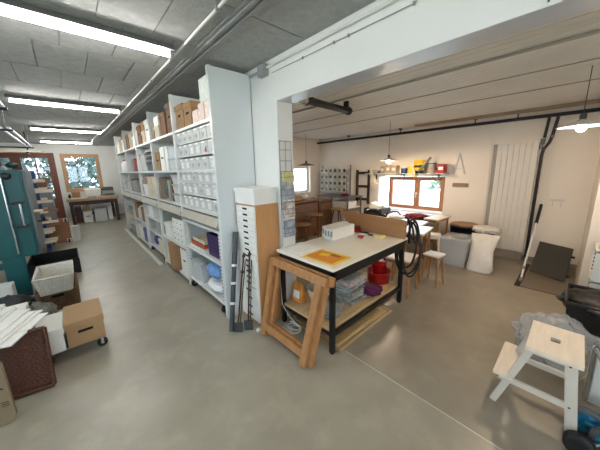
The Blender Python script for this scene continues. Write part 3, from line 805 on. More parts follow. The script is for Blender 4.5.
# things on the top
tag(MB().obox((1.58,1.73,tt+.004),(.33,.30,.008),(0,0,.02),.001).build('paper_pad',PAPER,None,origin=(1.6,1.8,tt)),'white paper pad at the near left corner of the work table','paper')
tag(MB().obox((1.60,1.74,tt+.0105),(.25,.26,.004),(0,0,-.06)).build('paper_sheet',PAPER,None,origin=(1.63,1.77,tt+.008)),'loose white sheet lying on the paper pad','paper')
t = T('poster','orange and yellow printed sheet at the near edge of the work table','poster',(1.60,1.41,tt))
MB().obox((1.605,1.41,tt+.001),(.26,.36,.002),(0,0,.03)).build('sheet',YEL,t)
MB().obox((1.60,1.41,tt+.0023),(.20,.29,.0006),(0,0,.03)).build('orange_print',ORA,t)
MB().obox((1.635,1.45,tt+.0029),(.07,.09,.0006),(0,0,.3)).build('yellow_patch',YEL,t)
m = MB()
for k in range(5): m.obox((1.675,1.32+.02*k,tt+.0029),(.05,.012,.0005),(0,0,.03))
m.build('dark_print',M('brown_ink',(120,74,20),.6),t)
for k in range(5):
    yy = 1.70+.040*k; xx = 2.02+(.05 if k > 2 else 0)
    t = T('file_box',f'white narrow file box on the table before the brown board, {ORD[k]} from the camera side','file box',(xx+.19,yy,tt),'white file boxes on the work table')
    MB().box(xx,xx+.39,yy-.0185,yy+.0185,tt,tt+.125,.003).build('body',WBOX,t)
    MB().box(xx-.001,xx+.002,yy-.012,yy+.012,tt+.04,tt+.10).build('label_strip',GREYP,t)
MB_o = MB().box(1.99,2.06,1.66,1.71,tt,tt+.002)
tag(MB_o.build('paper_sheet',PAPER,None,origin=(2.02,1.68,tt)),'small white slip before the file boxes on the work table','paper')
t = T('tape_dispenser','red tape dispenser on the table at the foot of brown board','tape dispenser',(2.52,1.72,tt))
MB().box(2.48,2.57,1.69,1.75,tt,tt+.03,.008).build('base',RED,t); MB().lathe([(.02,-.02),(.036,-.02),(.036,.02),(.02,.02)],(2.52,1.72,tt+.045),18,'Y').build('tape_roll',M('dark_red_plastic',(130,24,26),.4),t)
tag(MB().prism([(2.30,1.50),(2.38,1.53),(2.33,1.58)],tt,tt+.02).build('set_square',RED,None,origin=(2.33,1.53,tt)),'small red triangular piece lying on the work table','triangle')
t = T('craft_knife','black and white utility knife lying on the table beside brown board','knife',(2.52,1.58,tt)); MB().bar((2.5,1.66,tt+.011),(2.52,1.56,tt+.011),.025,.02,None,.004).build('handle',BLACKP,t); MB().bar((2.5,1.66,tt+.011),(2.488,1.72,tt+.011),.018,.003).build('blade',CHROME,t)
t = T('marker_pen','white marker pen lying on the table by the knife','pen',(2.47,1.56,tt)); MB().tube([(2.44,1.64,tt+.009),(2.47,1.53,tt+.009)],.009,10).build('barrel',WHITE,t); MB().tube([(2.47,1.53,tt+.009),(2.482,1.488,tt+.009)],.0095,10).build('cap',BLACKP,t)
tag(MB().box(2.42,2.5,1.33,1.43,tt,tt+.035,.006).build('sponge',M('pale_yellow_sponge',(226,206,140),.9,var=.15,bump=.3),None,origin=(2.46,1.38,tt)),'pale yellow sponge block on the right of the work table','sponge')
t = T('wooden_board','long brown wooden board standing on the far end of work table','board',(2.62,1.6,tt))
MB().hexa([(2.585,1.165,tt),(2.61,1.165,tt),(2.63,1.88,tt),(2.605,1.88,tt),(2.60,1.165,tt+.20),(2.625,1.165,tt+.20),(2.645,2.06,tt+.22),(2.62,2.06,tt+.22)],.003).build('board_panel',M('brown_board',(166,118,74),.55,var=.12,scale=3,stretch=(6,1,6)),t)

# brochure rack
t = T('brochure_rack','wire brochure rack with grey leaflets standing on the table at the wall','brochure rack',(1.56,1.875,tt))
m = MB()
for x in (1.50,1.57,1.64): m.tube([(x,1.885,tt+.01),(x,1.885,1.80)],.004,6)
for z in (1.80,1.72,1.62,1.50,1.36,1.22,1.08,.94): m.tube([(1.495,1.885,z),(1.645,1.885,z)],.003,6)
m.build('wire_frame',STEEL,t)
MB().box(1.49,1.66,1.82,1.90,tt,tt+.015,.004).build('base',WHITE,t)
MB().box(1.495,1.645,1.875,1.882,tt+.015,1.15).build('backing_plate',WHITE,t)
for k,(z,mt) in enumerate([(1.47,GREYP),(1.30,GREYP),(1.12,WBOX),(.93,GREYP)]):
    m = MB(); m.tube([(1.50,1.885,z),(1.50,1.83,z),(1.64,1.83,z),(1.64,1.885,z)],.003,6); m.tube([(1.50,1.885,z+.05),(1.50,1.825,z+.05),(1.64,1.825,z+.05),(1.64,1.885,z+.05)],.003,6); m.build('holder',STEEL,t)
BLG = M('blue_grey_print',(84,96,110),.5,rgb2=(176,182,188),scale=12)
MIXP = M('brown_white_print',(92,70,58),.6,rgb2=(226,220,212),scale=14)
for (z,h,mt,lb) in [(1.425,.09,M('yellow_green_print',(222,206,70),.5,rgb2=(170,176,160),scale=24),'yellow and grey leaflet stack in the top tier of the brochure rack'),(1.255,.14,BLG,'blue-grey brochures in the second tier of the brochure rack'),(1.08,.15,MIXP,'brown and white photo brochures in the third tier of brochure rack'),(.89,.16,BLG,'blue-grey brochures in the lowest tier of the brochure rack')]:
    tag(MB().hexa([(1.505,1.835,z),(1.635,1.835,z),(1.635,1.865,z),(1.505,1.865,z),(1.505,1.845,z+h),(1.635,1.845,z+h),(1.635,1.875,z+h),(1.505,1.875,z+h)],.002).build('brochure_stack',mt,None,origin=(1.57,1.85,z)),lb,'brochures')

# sawhorse leaning against the table
t = T('sawhorse','folded wooden sawhorse leaning against the near end of work table','sawhorse',(1.3,1.55,0))
for k,(dx,dy) in enumerate(((0,0),(.042,-.035))):
    def L(a, y): # point on the leaning plane: a=0 floor, 1 = top
        return Vector((1.165+dx+(1.362-1.165)*a, y+dy, .022+.660*a))
    nrm = Vector((.66,0,-.2)).normalized()
    def strut(a0,y0,a1,y1,w,h,nm): MB().bar(L(a0,y0),L(a1,y1),w,h,(0,1,0) if abs(a1-a0)>.3 else (.28,0,.96),.003).build(nm,OAK,t)
    strut(1.0,1.19,1.0,1.92,.075,.035,'top_beam')
    strut(.0,1.27,.95,1.26,.065,.034,'leg'); strut(.0,1.80,.95,1.87,.065,.034,'leg')
    strut(.13,1.30,.13,1.79,.065,.034,'crossbar')

# under the table
sh = .2225
tag(MB().lathe([(.04,.0),(.085,.004),(.11,.07),(.125,.14),(.118,.14),(.102,.07),(.078,.012),(.0,.01)],(1.74,1.62,sh)).build('bowl',M('beige_bowl',(214,200,172),.4,var=.06),None,origin=(1.74,1.62,sh)),'beige round plastic bowl on the shelf under the work table','bowl')
t = T('printed_bag','orange and white printed bag standing beside the bowl under work table','bag',(1.60,1.77,sh))
MB().hexa([(1.54,1.69,sh),(1.64,1.69,sh),(1.64,1.84,sh),(1.54,1.84,sh),(1.57,1.70,sh+.19),(1.60,1.70,sh+.20),(1.60,1.83,sh+.21),(1.57,1.83,sh+.19)],.012).build('bag_body',M('orange_bag_print',(198,104,22),.5,rgb2=(228,170,90),scale=12),t)
MB().hexa([(1.545,1.715,sh+.05),(1.549,1.715,sh+.05),(1.549,1.80,sh+.05),(1.545,1.80,sh+.05),(1.556,1.72,sh+.12),(1.560,1.72,sh+.12),(1.560,1.80,sh+.12),(1.556,1.80,sh+.12)]).build('white_label',PAPER,t)
tag(MB().blob((1.60,1.36,sh+.09),(.12,.12,.09),.25,2.5,12,flat=sh+.001).build('plastic_bag',FILM,None,origin=(1.60,1.36,sh)),'clear plastic bag under the table beside the sawhorse leg','bag')
NEWS = [M('newsprint_grey',(176,176,172),.8,rgb2=(128,130,128),scale=30),M('newsprint_pink',(190,128,128),.8,rgb2=(206,200,196),scale=24),M('newsprint_dark',(90,92,90),.8,rgb2=(170,170,166),scale=34),M('newsprint_green',(120,140,130),.8,rgb2=(188,190,184),scale=30)]
rn = random.Random(5); z = sh
for k in range(14):
    h = rn.uniform(.014,.025)
    o = MB().obox((1.96+rn.uniform(-.02,.02),1.50+rn.uniform(-.02,.02),z+h/2),(.27,.36,h-.0006),(0,0,rn.uniform(-.18,.18)),.004).build('newspaper',NEWS[[0,2,0,3,0,0,2,3,0,2,0,1,1,0][k]],None,origin=(1.98,1.5,z)); z += h
    lv = ['lowest','second from the bottom','third from the bottom','fourth from the bottom','fifth from the bottom','sixth from the bottom','seventh from the bottom','seventh from the top','sixth from the top','fifth from the top','fourth from the top','third from the top','second from the top','topmost'][k]
    tag(o,f'folded newspaper in the pile under the work table, {lv}','newspaper','newspapers under the work table')
tag(MB().blob((2.24,1.36,sh+.04),(.13,.13,.048),.25,3,7,flat=sh+.001).build('folded_cloth',PURP,None,origin=(2.24,1.36,sh)),'purple folded cloth on the shelf under the work table','cloth')
t = T('red_tub','red round plastic tub on the shelf under the far end of table','tub',(2.57,1.44,sh))
MB().lathe([(.11,0),(.122,.005),(.134,.12),(.14,.125),(.14,.133),(.13,.133),(.12,.02),(0,.015)],(2.57,1.44,sh),28).build('tub_body',RED,t)
tag(MB().lathe([(.055,0),(.065,.01),(.085,.20),(.09,.205),(.085,.21),(.06,.23),(.02,.235)],(2.57,1.44,sh+.018),24).build('red_bucket',RED,None,origin=(2.57,1.44,sh+.018)),'smaller red bucket standing inside the red round tub','bucket')
t = T('power_strip','white power strip with coiled cable on the floor under table','power strip',(1.42,1.72,.0))
MB().box(1.36,1.42,1.66,1.78,0,.035,.006).build('strip_body',WHITE,t)
m = MB(); m.tube([(1.39+.075*math.cos(a)*(1-.02*k_),1.62+.07*math.sin(a),.045+.002*k_) for k_,a in enumerate([i*.45 for i in range(32)])],.006,6); m.tube([(1.46,1.6,.05),(1.45,1.75,.1),(1.44,1.85,.2),(1.445,1.88,.6)],.005,6); m.build('cable',WHITE,t)
tag(MB().tube([(1.17,1.86,.022),(1.17,1.90,.022)],.022,14).build('tape_roll',WHITE,None,origin=(1.17,1.88,0)),'small white roll on the floor at the foot of drawer cabinet','roll')
tag(MB().blob((1.375,1.42,.025),(.045,.04,.03),.2,3,2,flat=.001,sub=3).build('rag',M('teal_rag',(20,128,112),.8),None,origin=(1.375,1.42,0)),'small teal rag on the floor behind the sawhorse','rag')

# black cable coil on the table corner
t = T('cable_coil','black coiled cable hanging from the far near corner of work table','cable',(2.70,1.13,.6))
m = MB()
for k,(cy,cz,ry,rz) in enumerate([(1.17,.66,.13,.30),(1.19,.64,.15,.29),(1.15,.63,.11,.31),(1.21,.67,.12,.26)]):
    pts = []
    for i in range(36):
        a = 2*PI*i/36
        pts.append((2.72+.012*k+.055*math.sin(a+.4*k), cy+ry*math.cos(a)*(1 if math.sin(a)<.2 else .75), cz+rz*math.sin(a)))
    m.tube(pts,.011,8,closed=True)
m.build('coil',RUBBER,t)
MB().tube([(2.655,1.20,1.0),(2.69,1.19,.99),(2.725,1.18,.90),(2.735,1.18,.70)],.014,8).build('strap',BLACKP,t)

# ================================================================== CHAIRS, STOOLS, TABLES BY THE WINDOW
def stool(x,y,h,s,label,seatmat,legmat,rz=0,splay=.03,group='wooden stools near the workshop window'):
    t = T('stool',label,'stool',(x,y,0),group,rz)
    MB().obox((0,0,h-.0125),(s,s,.025),(0,0,0),.006).build('seat',seatmat,t,local=True)
    q = s/2-.03
    for sx in (-1,1):
        for sy in (-1,1):
            MB().tube([(sx*q,sy*q,h-.026),(sx*(q+splay),sy*(q+splay),0)],[.017,.013],10).build('leg',legmat,t,local=True)
    m = MB(); m.bar((-q,-q,h-.05),(q,-q,h-.05),.015,.04); m.bar((-q,q,h-.05),(q,q,h-.05),.015,.04); m.bar((-q,-q,h-.05),(-q,q,h-.05),.015,.04); m.bar((q,-q,h-.05),(q,q,h-.05),.015,.04); m.build('seat_frame',legmat,t,local=True)
SEATW = M('white_seat',(232,230,224),.35,var=.04)
stool(2.95,1.36,.46,.32,'white-topped wooden stool nearest the work table, behind the cable coil',SEATW,OAK,.1)
stool(3.42,1.14,.42,.20,'small white-topped wooden stool in front of the white window tables',SEATW,OAK,-.1)
stool(4.12,1.40,.5,.18,'pale wooden stool standing by the clear storage box',SEATW,BIRCH,.3)
def table(x0,x1,y0,y1,h,label,topmat,legmat,rz=0):
    cx,cy = (x0+x1)/2,(y0+y1)/2; a,b = (x1-x0)/2,(y1-y0)/2
    t = T('table',label,'table',(cx,cy,0),'white tables by the workshop window',rz)
    MB().obox((0,0,h-.0125),(2*a,2*b,.025),(0,0,0),.004).build('tabletop',topmat,t,local=True)
    for sx in (-1,1):
        for sy in (-1,1): MB().box(sx*(a-.04)-.014,sx*(a-.04)+.014,sy*(b-.04)-.014,sy*(b-.04)+.014,0,h-.026,.003).build('leg',legmat,t,local=True)
    m = MB()
    for sy in (-1,1): m.box(-a+.06,a-.06,sy*(b-.04)-.01,sy*(b-.04)+.01,h-.065,h-.026)
    for sx in (-1,1): m.box(sx*(a-.04)-.01,sx*(a-.04)+.01,-b+.06,b-.06,h-.065,h-.026)
    m.build('apron',legmat,t,local=True)
TOPW = M('bluish_white_top',(224,230,232),.25,var=.03)
table(3.35,3.85,1.30,1.70,.66,'white-topped small table with wooden legs, nearest the work table',TOPW,OAK,.12)
table(3.95,4.3,1.55,1.95,.64,'white-topped narrow table between small table and window table',TOPW,OAK,.1)
table(4.45,4.95,1.45,1.68,.66,'pale wooden side table beside the clear storage box',BIRCH,OAK,-.1)
table(4.35,5.25,1.72,2.95,.60,'white work table standing right under the workshop window',TOPW,OAK)
tag(MB().blob((4.66,1.90,.635),(.22,.2,.04),.5,4,11,flat=.6015).build('folded_cloth',BURG,None,origin=(4.62,1.90,.602)),'burgundy cloth heap on the white table under the window','cloth')
tag(MB().blob((4.46,2.16,.625),(.1,.16,.03),.2,3,14,flat=.6015).build('folded_cloth',WHITECL,None,origin=(4.46,2.16,.602)),'white cloth beside the burgundy heap on the window table','cloth')
t = T('equipment_case','black case with white papers on the left of window table','case',(4.6,2.7,.601)); MB().box(4.45,4.85,2.5,2.9,.6015,.72,.02).build('case_body',BLACKP,t); MB().obox((4.6,2.68,.76),(.3,.2,.10),(.3,0,.2),.003).build('paper_sheets',PAPER,t)
# black tubular chair between tables
t = T('chair','black tubular chair with its back towards the work table','chair',(3.62,2.05,0))
m = MB()
for y in (1.85,2.22): m.tube([(3.45,y,0),(3.46,y,.45),(3.44,y,.80)]+arc((3.50,y,.80),.06,PI,PI/2,4)+[(3.62,y,.865),(3.8,y,.84),(3.9,y,.78)],.013,8)
m.build('frame',BLACK,t)
MB().box(3.46,3.86,1.86,2.21,.44,.47,.012).build('seat',BLACKP,t); MB().box(3.43,3.455,1.86,2.21,.62,.84,.01).build('backrest',BLACKP,t)
for y in (1.87,2.2): MB().tube([(3.84,y,.44),(3.88,y,0)],.012,8).build('leg',BLACK,t)

# shelf over the window with its load
t = T('wall_shelf','white wall shelf with supplies above the workshop window','shelf',(5.24,2.5,1.39))
MB().box(5.12,5.349,1.66,3.32,1.375,1.395,.003).build('shelf_board',WHITE,t)
for y in (1.82,2.5,3.15): m = MB(); m.box(5.2,5.349,y-.01,y+.01,1.35,1.375); m.box(5.337,5.349,y-.012,y+.012,1.25,1.376); m.build('bracket',GREYDK,t)
s0 = 1.3955
def can(x,y,r,h,mat,label,lidmat=None,cat='can'):
    t = T('supply_can',label,cat,(x,y,s0)); MB().lathe([(r*.97,0),(r,.004),(r,h-.004),(r*.97,h)],(x,y,s0),22).build('can_body',mat,t)
    if lidmat: MB().lathe([(r*1.04,h-.012),(r*1.04,h+.008),(r*.9,h+.01)],(x,y,s0),22).build('lid',lidmat,t)
def crate(y0,y1,h,mat,label,cat='box',x0=5.16,x1=5.33):
    t = T('supply_box',label,cat,((x0+x1)/2,(y0+y1)/2,s0)); MB().box(x0,x1,y0,y1,s0,s0+h,.004).build('body',mat,t); MB().box(x0-.002,x0+.001,y0+.02,y1-.02,s0+h*.35,s0+h*.7).build('label_panel',PAPER,t)
crate(3.0,3.22,.06,GREYDK,'low dark grey box at the left end of the wall shelf')
crate(2.86,2.96,.15,CARD2,'pale brown carton on the wall shelf, left of three alike')
crate(2.73,2.84,.17,CARD2,'pale brown carton on the wall shelf, middle of three alike')
crate(2.60,2.71,.16,CARD2,'pale brown carton on the wall shelf, right of three alike')
can(5.24,2.46,.06,.11,BLUE,'blue can on the wall shelf left of the yellow ones',WHITE)
can(5.24,2.31,.065,.14,YEL,'yellow can on the wall shelf beside the blue can')
t = T('paint_bucket','tall black and yellow bucket on the wall shelf','bucket',(5.24,2.16,s0)); MB().lathe([(.085,0),(.095,.16)],(5.24,2.16,s0),22).build('bucket_body',BLACKP,t); MB().lathe([(.1,.16),(.1,.25),(.098,.255)],(5.24,2.16,s0),22).build('yellow_top',YEL,t); MB().lathe([(.0952,.05),(.0957,.11)],(5.24,2.16,s0),22).build('label_band',YEL,t)
t = T('metal_tube','grey tube leaning against cans on the wall shelf','tube',(5.2,2.0,s0)); MB().tube([(5.15,2.14,s0+.03),(5.15,1.92,s0+.30)],.022,10).build('tube_body',STEEL,t)
can(5.24,1.92,.075,.18,M('grey_blue_print',(130,140,156),.5,rgb2=(196,176,150),scale=14),'grey printed can on the wall shelf right of the leaning tube',BLUE)
crate(1.68,1.8,.17,RED,'red box at the right end of the wall shelf')
t = T('watering_can','red watering can near the right end of wall shelf','watering can',(5.22,1.83,s0)); MB().lathe([(.03,0),(.034,.09),(.02,.1)],(5.26,1.835,s0),18).build('can_body',RED,t); MB().tube([(5.23,1.835,s0+.05),(5.15,1.835,s0+.12)],[.012,.007],8).build('spout',RED,t)
# cream clamp lamps on the shelf
def clamp_lamp(y, head, label):
    t = T('clamp_lamp',label,'lamp',(5.10,y,1.40),'cream clamp lamps at the window shelf')
    h = Vector(head); a = Vector((5.10,y,1.52))
    m = MB(); m.tube([(5.105,y,1.36),(5.10,y,1.44),a],.012,8); m.tube([a,h+Vector((0,0,.11))],.012,8); m.build('arm',CREAM,t)
    MB().box(5.09,5.1195,y-.02,y+.02,1.355,1.415,.003).box(5.11,5.16,y-.02,y+.02,1.3955,1.412,.002).build('clamp',CREAM,t)
    MB().lathe([(.022,.12),(.03,.10),(.035,.06),(.085,.0),(.08,.0),(.03,.055)],h,20).build('lamp_shade',CREAM,t)
clamp_lamp(3.17,(5.02,3.02,1.17),'cream clamp lamp at left end of the window shelf, head hanging low')
clamp_lamp(2.22,(5.02,2.17,1.33),'cream clamp lamp at middle of the window shelf before yellow can')

# ladder rack, vent plate
t = T('ladder_rack','dark wooden ladder-shaped rack on the wall left of the window','rack',(5.3,3.5,1.05))
for y in (3.34,3.66): MB().box(5.30,5.349,y-.025,y+.025,.66,1.47,.004).build('rail',DARKW,t)
for z in (1.40,1.08,.77): MB().box(5.312,5.34,3.36,3.64,z-.03,z+.03,.003).build('rung',DARKW,t)
tag(MB().box(5.325,5.3495,1.32,1.57,1.14,1.21,.004).build('vent_plate',M('tan_vent',(150,132,108),.6),None,origin=(5.335,1.45,1.175)),'small tan plate on the wall right of the window','wall plate')
t = T('folding_bracket','white A-shaped bracket fixed to the wall right of the shelf','bracket',(5.33,1.48,1.5))
MB().bar((5.339,1.575,1.375),(5.339,1.50,1.74),.025,.02).build('arm',WHITE,t); MB().bar((5.339,1.40,1.375),(5.339,1.50,1.74),.025,.02).build('arm',WHITE,t); MB().bar((5.339,1.55,1.47),(5.339,1.43,1.47),.02,.018).build('tie_bar',WHITE,t)
# jar wall: rack with rows of white jars
t = T('jar_rack','wire shelf rack of white jars on the wall left of ladder rack','rack',(5.25,4.25,.9))
zr = [.92,1.08,1.24,1.40]
for z in zr: MB().box(5.17,5.33,3.86,4.80,z-.008,z,.001).build('shelf',WHITE,t)
m = MB()
for y in (3.86,4.79): m.box(5.31,5.335,y,y+.012,.86,1.60); m.box(5.17,5.182,y,y+.012,.86,1.42)
m.build('upright',STEEL,t)
jar = T('jar','x','jar',(0,0,0),'white jars on the wire wall rack')
MB().lathe([(.060,-.07),(.062,-.06),(.05,.0),(.044,.06),(.02,.07)],(0,0,.0625),18,'X').build('jar_body',M('jar_white',(226,218,206),.35,var=.12),jar); MB().lathe([(.02,-.0715),(.042,-.071),(.042,-.068),(.02,-.068)],(0,0,.0625),16,'X').build('mouth',M('jar_mouth',(70,60,54),.6,var=.3),jar)
first = True
for r_,z in enumerate(zr):
    for k in range(6):
        loc = (5.25,3.95+.148*k,z+.0005); lab = f'white jar on the wall rack, {("bottom","second from bottom","third from bottom","top")[r_]} row, {ORD[k]} from the ladder rack'
        if first: jar.location = loc; jar['label'] = lab; first = False
        else: copy_tree(jar,loc,lab)
# grey steel table under it
t = T('steel_table','grey steel table with a shelf under the jar rack','table',(5.03,4.0,0))
MB().box(4.75,5.33,3.5,4.5,.83,.855,.003).build('tabletop',STEEL,t); MB().box(4.78,5.3,3.53,4.47,.58,.60).build('shelf',BIRCH,t)
for x in (4.77,5.29):
    for y in (3.52,4.45): MB().box(x,x+.03,y,y+.03,0,.83,.003).build('leg',STEEL,t)
carton(3.55,4.0,.6005,.74,WBOX,'white box on the shelf of the grey steel table',x0=4.8,x1=5.15,hole=None)
tag(MB().blob((4.95,3.75,.88),(.09,.12,.035),.2,3,21,flat=.8555).build('folded_cloth',BURG,None,origin=(4.95,3.75,.856)),'dark red cloth on top of the grey steel table','cloth')
# wooden bench cabinets and round stools at the end of the workshop
def benchcab(x0,x1,y0,y1,h,label):
    t = T('wooden_bench',label,'bench',((x0+x1)/2,(y0+y1)/2,0))
    MB().box(x0-.02,x1+.02,y0-.02,y1+.02,h-.04,h,.004).build('worktop',BROWNW,t)
    m = MB(); m.box(x0,x1,y1-.02,y1,.05,h-.04); m.box(x0,x0+.03,y0,y1,0,h-.04); m.box(x1-.03,x1,y0,y1,0,h-.04); m.build('body',BROWNW,t)
    n = 4
    for k in range(n):
        z = .06+k*(h-.12)/n
        d = MB().box(x0+.04,x1-.04,y0-.005,y1-.03,z,z+(h-.16)/n,.004).build('drawer',M('drawer_wood',(108,76,50),.5,var=.25,scale=6,stretch=(1,6,6)),t)
        MB().tube([((x0+x1)/2-.03,y0-.012,z+.08),((x0+x1)/2+.03,y0-.012,z+.08)],.008,6).build('pull',DARKW,d)
benchcab(3.35,4.15,3.9,4.5,.86,'brown wooden drawer bench behind the brochure rack')
benchcab(4.25,4.72,3.95,4.6,.80,'narrow brown wooden drawer bench beside the grey steel table')
def round_stool(x,y,h,label):
    t = T('round_stool',label,'stool',(x,y,0),'round wooden stools at the far benches')
    MB().lathe([(.14,h-.03),(.16,h-.025),(.16,h-.005),(.15,h)],(x,y,0),24).build('seat',M('stool_brown',(134,100,70),.5,var=.15),t)
    for k in range(3):
        a = k*2.1+.4; MB().tube([(x+.08*math.cos(a),y+.08*math.sin(a),h-.03),(x+.19*math.cos(a),y+.19*math.sin(a),0)],.016,8).build('leg',BROWNW,t)
round_stool(3.78,3.62,.60,'round wooden stool before the drawer bench, nearer the file boxes')
round_stool(4.55,3.66,.62,'round wooden stool standing before the grey steel table')
round_stool(3.25,3.45,.5,'low round wooden stool nearest the brochure rack')
carton(4.0,4.3,.8605,.95,CARD,'small brown carton on the drawer bench near the end window',x0=3.45,x1=3.75,hole=None)
tag(MB().blob((3.95,4.15,.91),(.1,.12,.055),.25,3,17,flat=.8605).build('folded_cloth',WHITECL,None,origin=(3.95,4.15,.861)),'white cloth heap on the drawer bench near end window','cloth')

# ================================================================== PENDANT LAMPS, PIPES, HEATER
def pendant(x,y,z,r,label,shademat,lit=True):
    t = T('pendant_lamp',label,'pendant lamp',(x,y,z),'pendant lamps of the workshop')
    MB().tube([(x,y,z+.10),(x,y,WCEIL-.001)],.003,6).build('cord',GREYDK,t)
    MB().lathe([(.018,.04),(.022,.05),(.022,.10),(.012,.11)],(x,y,z),14).build('socket',GREYDK,t)
    MB().lathe([(r,.005),(r*.96,.012),(r*.35,.045),(.024,.06),(.022,.055),(r*.33,.038),(r*.95,.004)],(x,y,z),28).build('lamp_shade',shademat,t)
    MB().lathe([(.004,-.035),(.022,-.028),(.032,-.008),(.03,.012),(.018,.038)],(x,y,z),16).build('bulb',BULB if lit else M('dull_bulb',(226,220,210),.2),t)
pendant(4.3,2.31,1.635,.15,'white enamel pendant lamp glowing before the wall shelf',ENAMEL)
pendant(3.25,.045,1.83,.155,'white enamel pendant lamp glowing at the right edge',ENAMEL)
pendant(4.1,4.2,1.60,.20,'wide brown-shaded pendant lamp before the narrow end window',M('brown_shade',(112,84,66),.5),False)
t = T('water_pipe','black pipe running under the ceiling along the right wall','pipe',(5.27,2,2.2))
MB().tube([(5.27,YB+.02,2.205),(5.27,YE-.01,2.205)],.026,10).build('pipe_run',BLACK,t)
for y in (-1.2,.75,1.3,2.6,3.9): MB().tube([(5.27,y,2.225),(5.27,y,WCEIL-.001)],.008,6).build('hanger',BLACK,t)
for y in (1.3,2.6,3.9): MB().box(5.22,5.32,y-.02,y+.02,WCEIL-.025,WCEIL-.001,.003).build('mounting_plate',BLACK,t)
t = T('riser_pipe','dark double riser pipe bending down the wall right of the grooved panel','pipe',(5.3,.4,1))
m = MB(); m.tube([(5.30,.31,2.18),(5.30,.34,1.92),(5.30,.36,1.83),(5.30,.41,1.74),(5.30,.42,1.66),(5.30,.42,.06)],.02,10); m.build('pipe_run',BLACK,t)
m = MB(); m.tube([(5.30,.40,2.18),(5.30,.42,1.9)],.018,10); m.build('pipe_branch',BLACK,t)
m = MB(); m.tube([(5.30,.43,1.89),(5.30,.43,1.83),(5.28,.50,1.80)],.03,10); m.tube([(5.28,.44,1.80),(5.28,.44,1.74)],.022,10); m.build('valve',STEEL,t)
for z in (1.9,): MB().tube([(5.3,.34,z),(5.3,.342,z+.03)],.026,10).build('collar',STEEL,t)
t = T('ceiling_conduits','three thin conduits running along the board ceiling of the workshop','conduit',(3,2,2.28))
for x,r_,mt in ((2.42,.011,M('conduit_grey',(176,170,160),.4)),(3.05,.005,M('conduit_dark',(176,166,154),.5)),(3.78,.005,M('conduit_dark',(176,166,154),.5))):
    MB().tube([(x,YB+.02,WCEIL-r_-.001),(x,YE-.02,WCEIL-r_-.001)],r_,8).build('conduit_pipe',mt,t)
t = T('infrared_heater','black tube heater mounted under the ceiling at the wall opening','heater',(2.15,1.92,2.2))
MB().tube([(1.86,1.90,2.205),(2.60,1.95,2.205)],.036,14).build('heater_tube',BLACK,t)
MB().tube([(1.80,1.895,2.205),(1.86,1.90,2.205)],.048,14).build('end_cap',CHROME,t); MB().tube([(1.86,1.90,2.205),(1.885,1.902,2.205)],.05,14).build('end_collar',BLACKP,t)
MB().tube([(2.6,1.95,2.205),(2.64,1.953,2.205)],.046,14).build('end_collar',BLACKP,t)
for x in (1.95,2.55): MB().box(x-.015,x+.015,1.90,1.96,2.235,WCEIL-.001,.003).build('bracket',BLACK,t)
t = T('ceiling_batten','long tan wooden batten fixed along the board ceiling at the right wall','batten',(5.05,1,2.27)); MB().box(5.0,5.1,YB+.05,2.2,WCEIL-.04,WCEIL-.001,.003).build('batten_body',M('tan_batten',(168,146,118),.6),t)

# ================================================================== RIGHT WALL
t = T('grooved_panel','tall white grooved panel standing on the right wall beside the riser pipe','panel',(5.29,.7,.14))
m = MB()
for k in range(7): m.box(5.25,5.335,.46+.07*k+.0015,.46+.07*(k+1)-.0015,.14,1.85,.004)
m.box(5.26,5.349,.462,.948,.142,1.848); m.build('panel_boards',M('panel_cream',(222,216,204),.4,var=.04),t)
MB().box(5.258,5.349,.95,1.0,.14,1.85,.002).build('side_strip',M('panel_grey',(158,152,142),.5),t)
MB().box(5.27,5.349,.47,.98,0,.13).build('plinth',M('plinth_grey',(160,148,132),.6),t)
t = T('hatch_board','dark grey square board leaning against the right wall','board',(4.7,.15,0))
a = Vector((4.78,.31,.022)); b = Vector((4.60,-.04,.022)); u = Vector((.40,-.03,.36)); nn = (b-a).cross(u).normalized()*.018
if nn.x > 0: nn = -nn
MB().hexa([a,b,b-nn,a-nn,a+u,b+u,b+u-nn,a+u-nn],.003).build('board_panel',M('dark_grey_board',(62,60,56),.35,var=.1),t)
for k in (.18,.75):
    c = b+u*k-nn*.5; MB().tube([c,c+(b-a).normalized()*.03],.016,10).build('rubber_stop',BLACKP,t)
struct(MB().box(4.1,5.33,-.13,.33,0,.012,.001).build('trim_4',M('brown_floor_plate',(118,106,90),.5,var=.1)))
struct(MB().box(4.1,5.1,.335,.39,0,.016,.001).build('trim_5',M('dark_floor_channel',(48,44,40),.6)))
t = T('window_pole','white pole with black grip leaning against the riser pipe','pole',(4.2,.36,0))
MB().tube([(4.2,.345,.035),(4.9,.33,.72)],.012,10).build('pole_shaft',WHITE,t); MB().tube([(4.88,.33,.70),(5.12,.325,.94)],.019,10).build('grip',BLACKP,t); MB().tube([(5.12,.325,.94),(5.20,.323,1.02)],.012,8).build('pole_tip',WHITE,t)
m = MB(); m.tube([(4.2,.345,.035),(4.24,.344,.075)],.02,10); m.build('collar',STEEL,t); MB().tube([(4.33,.343,.165),(4.36,.342,.195)],.017,10).build('collar',STEEL,t)
t = T('wall_hook','white double hook on the right wall beside the pipe','hook',(5.33,.18,.95))
MB().box(5.335,5.3495,.10,.26,.98,1.01,.003).build('hook_plate',WHITE,t)
for y in (.13,.22): MB().tube([(5.335,y,.99),(5.30,y,.96),(5.30,y,.92),(5.315,y,.90)],.006,6).build('prong',WHITE,t)
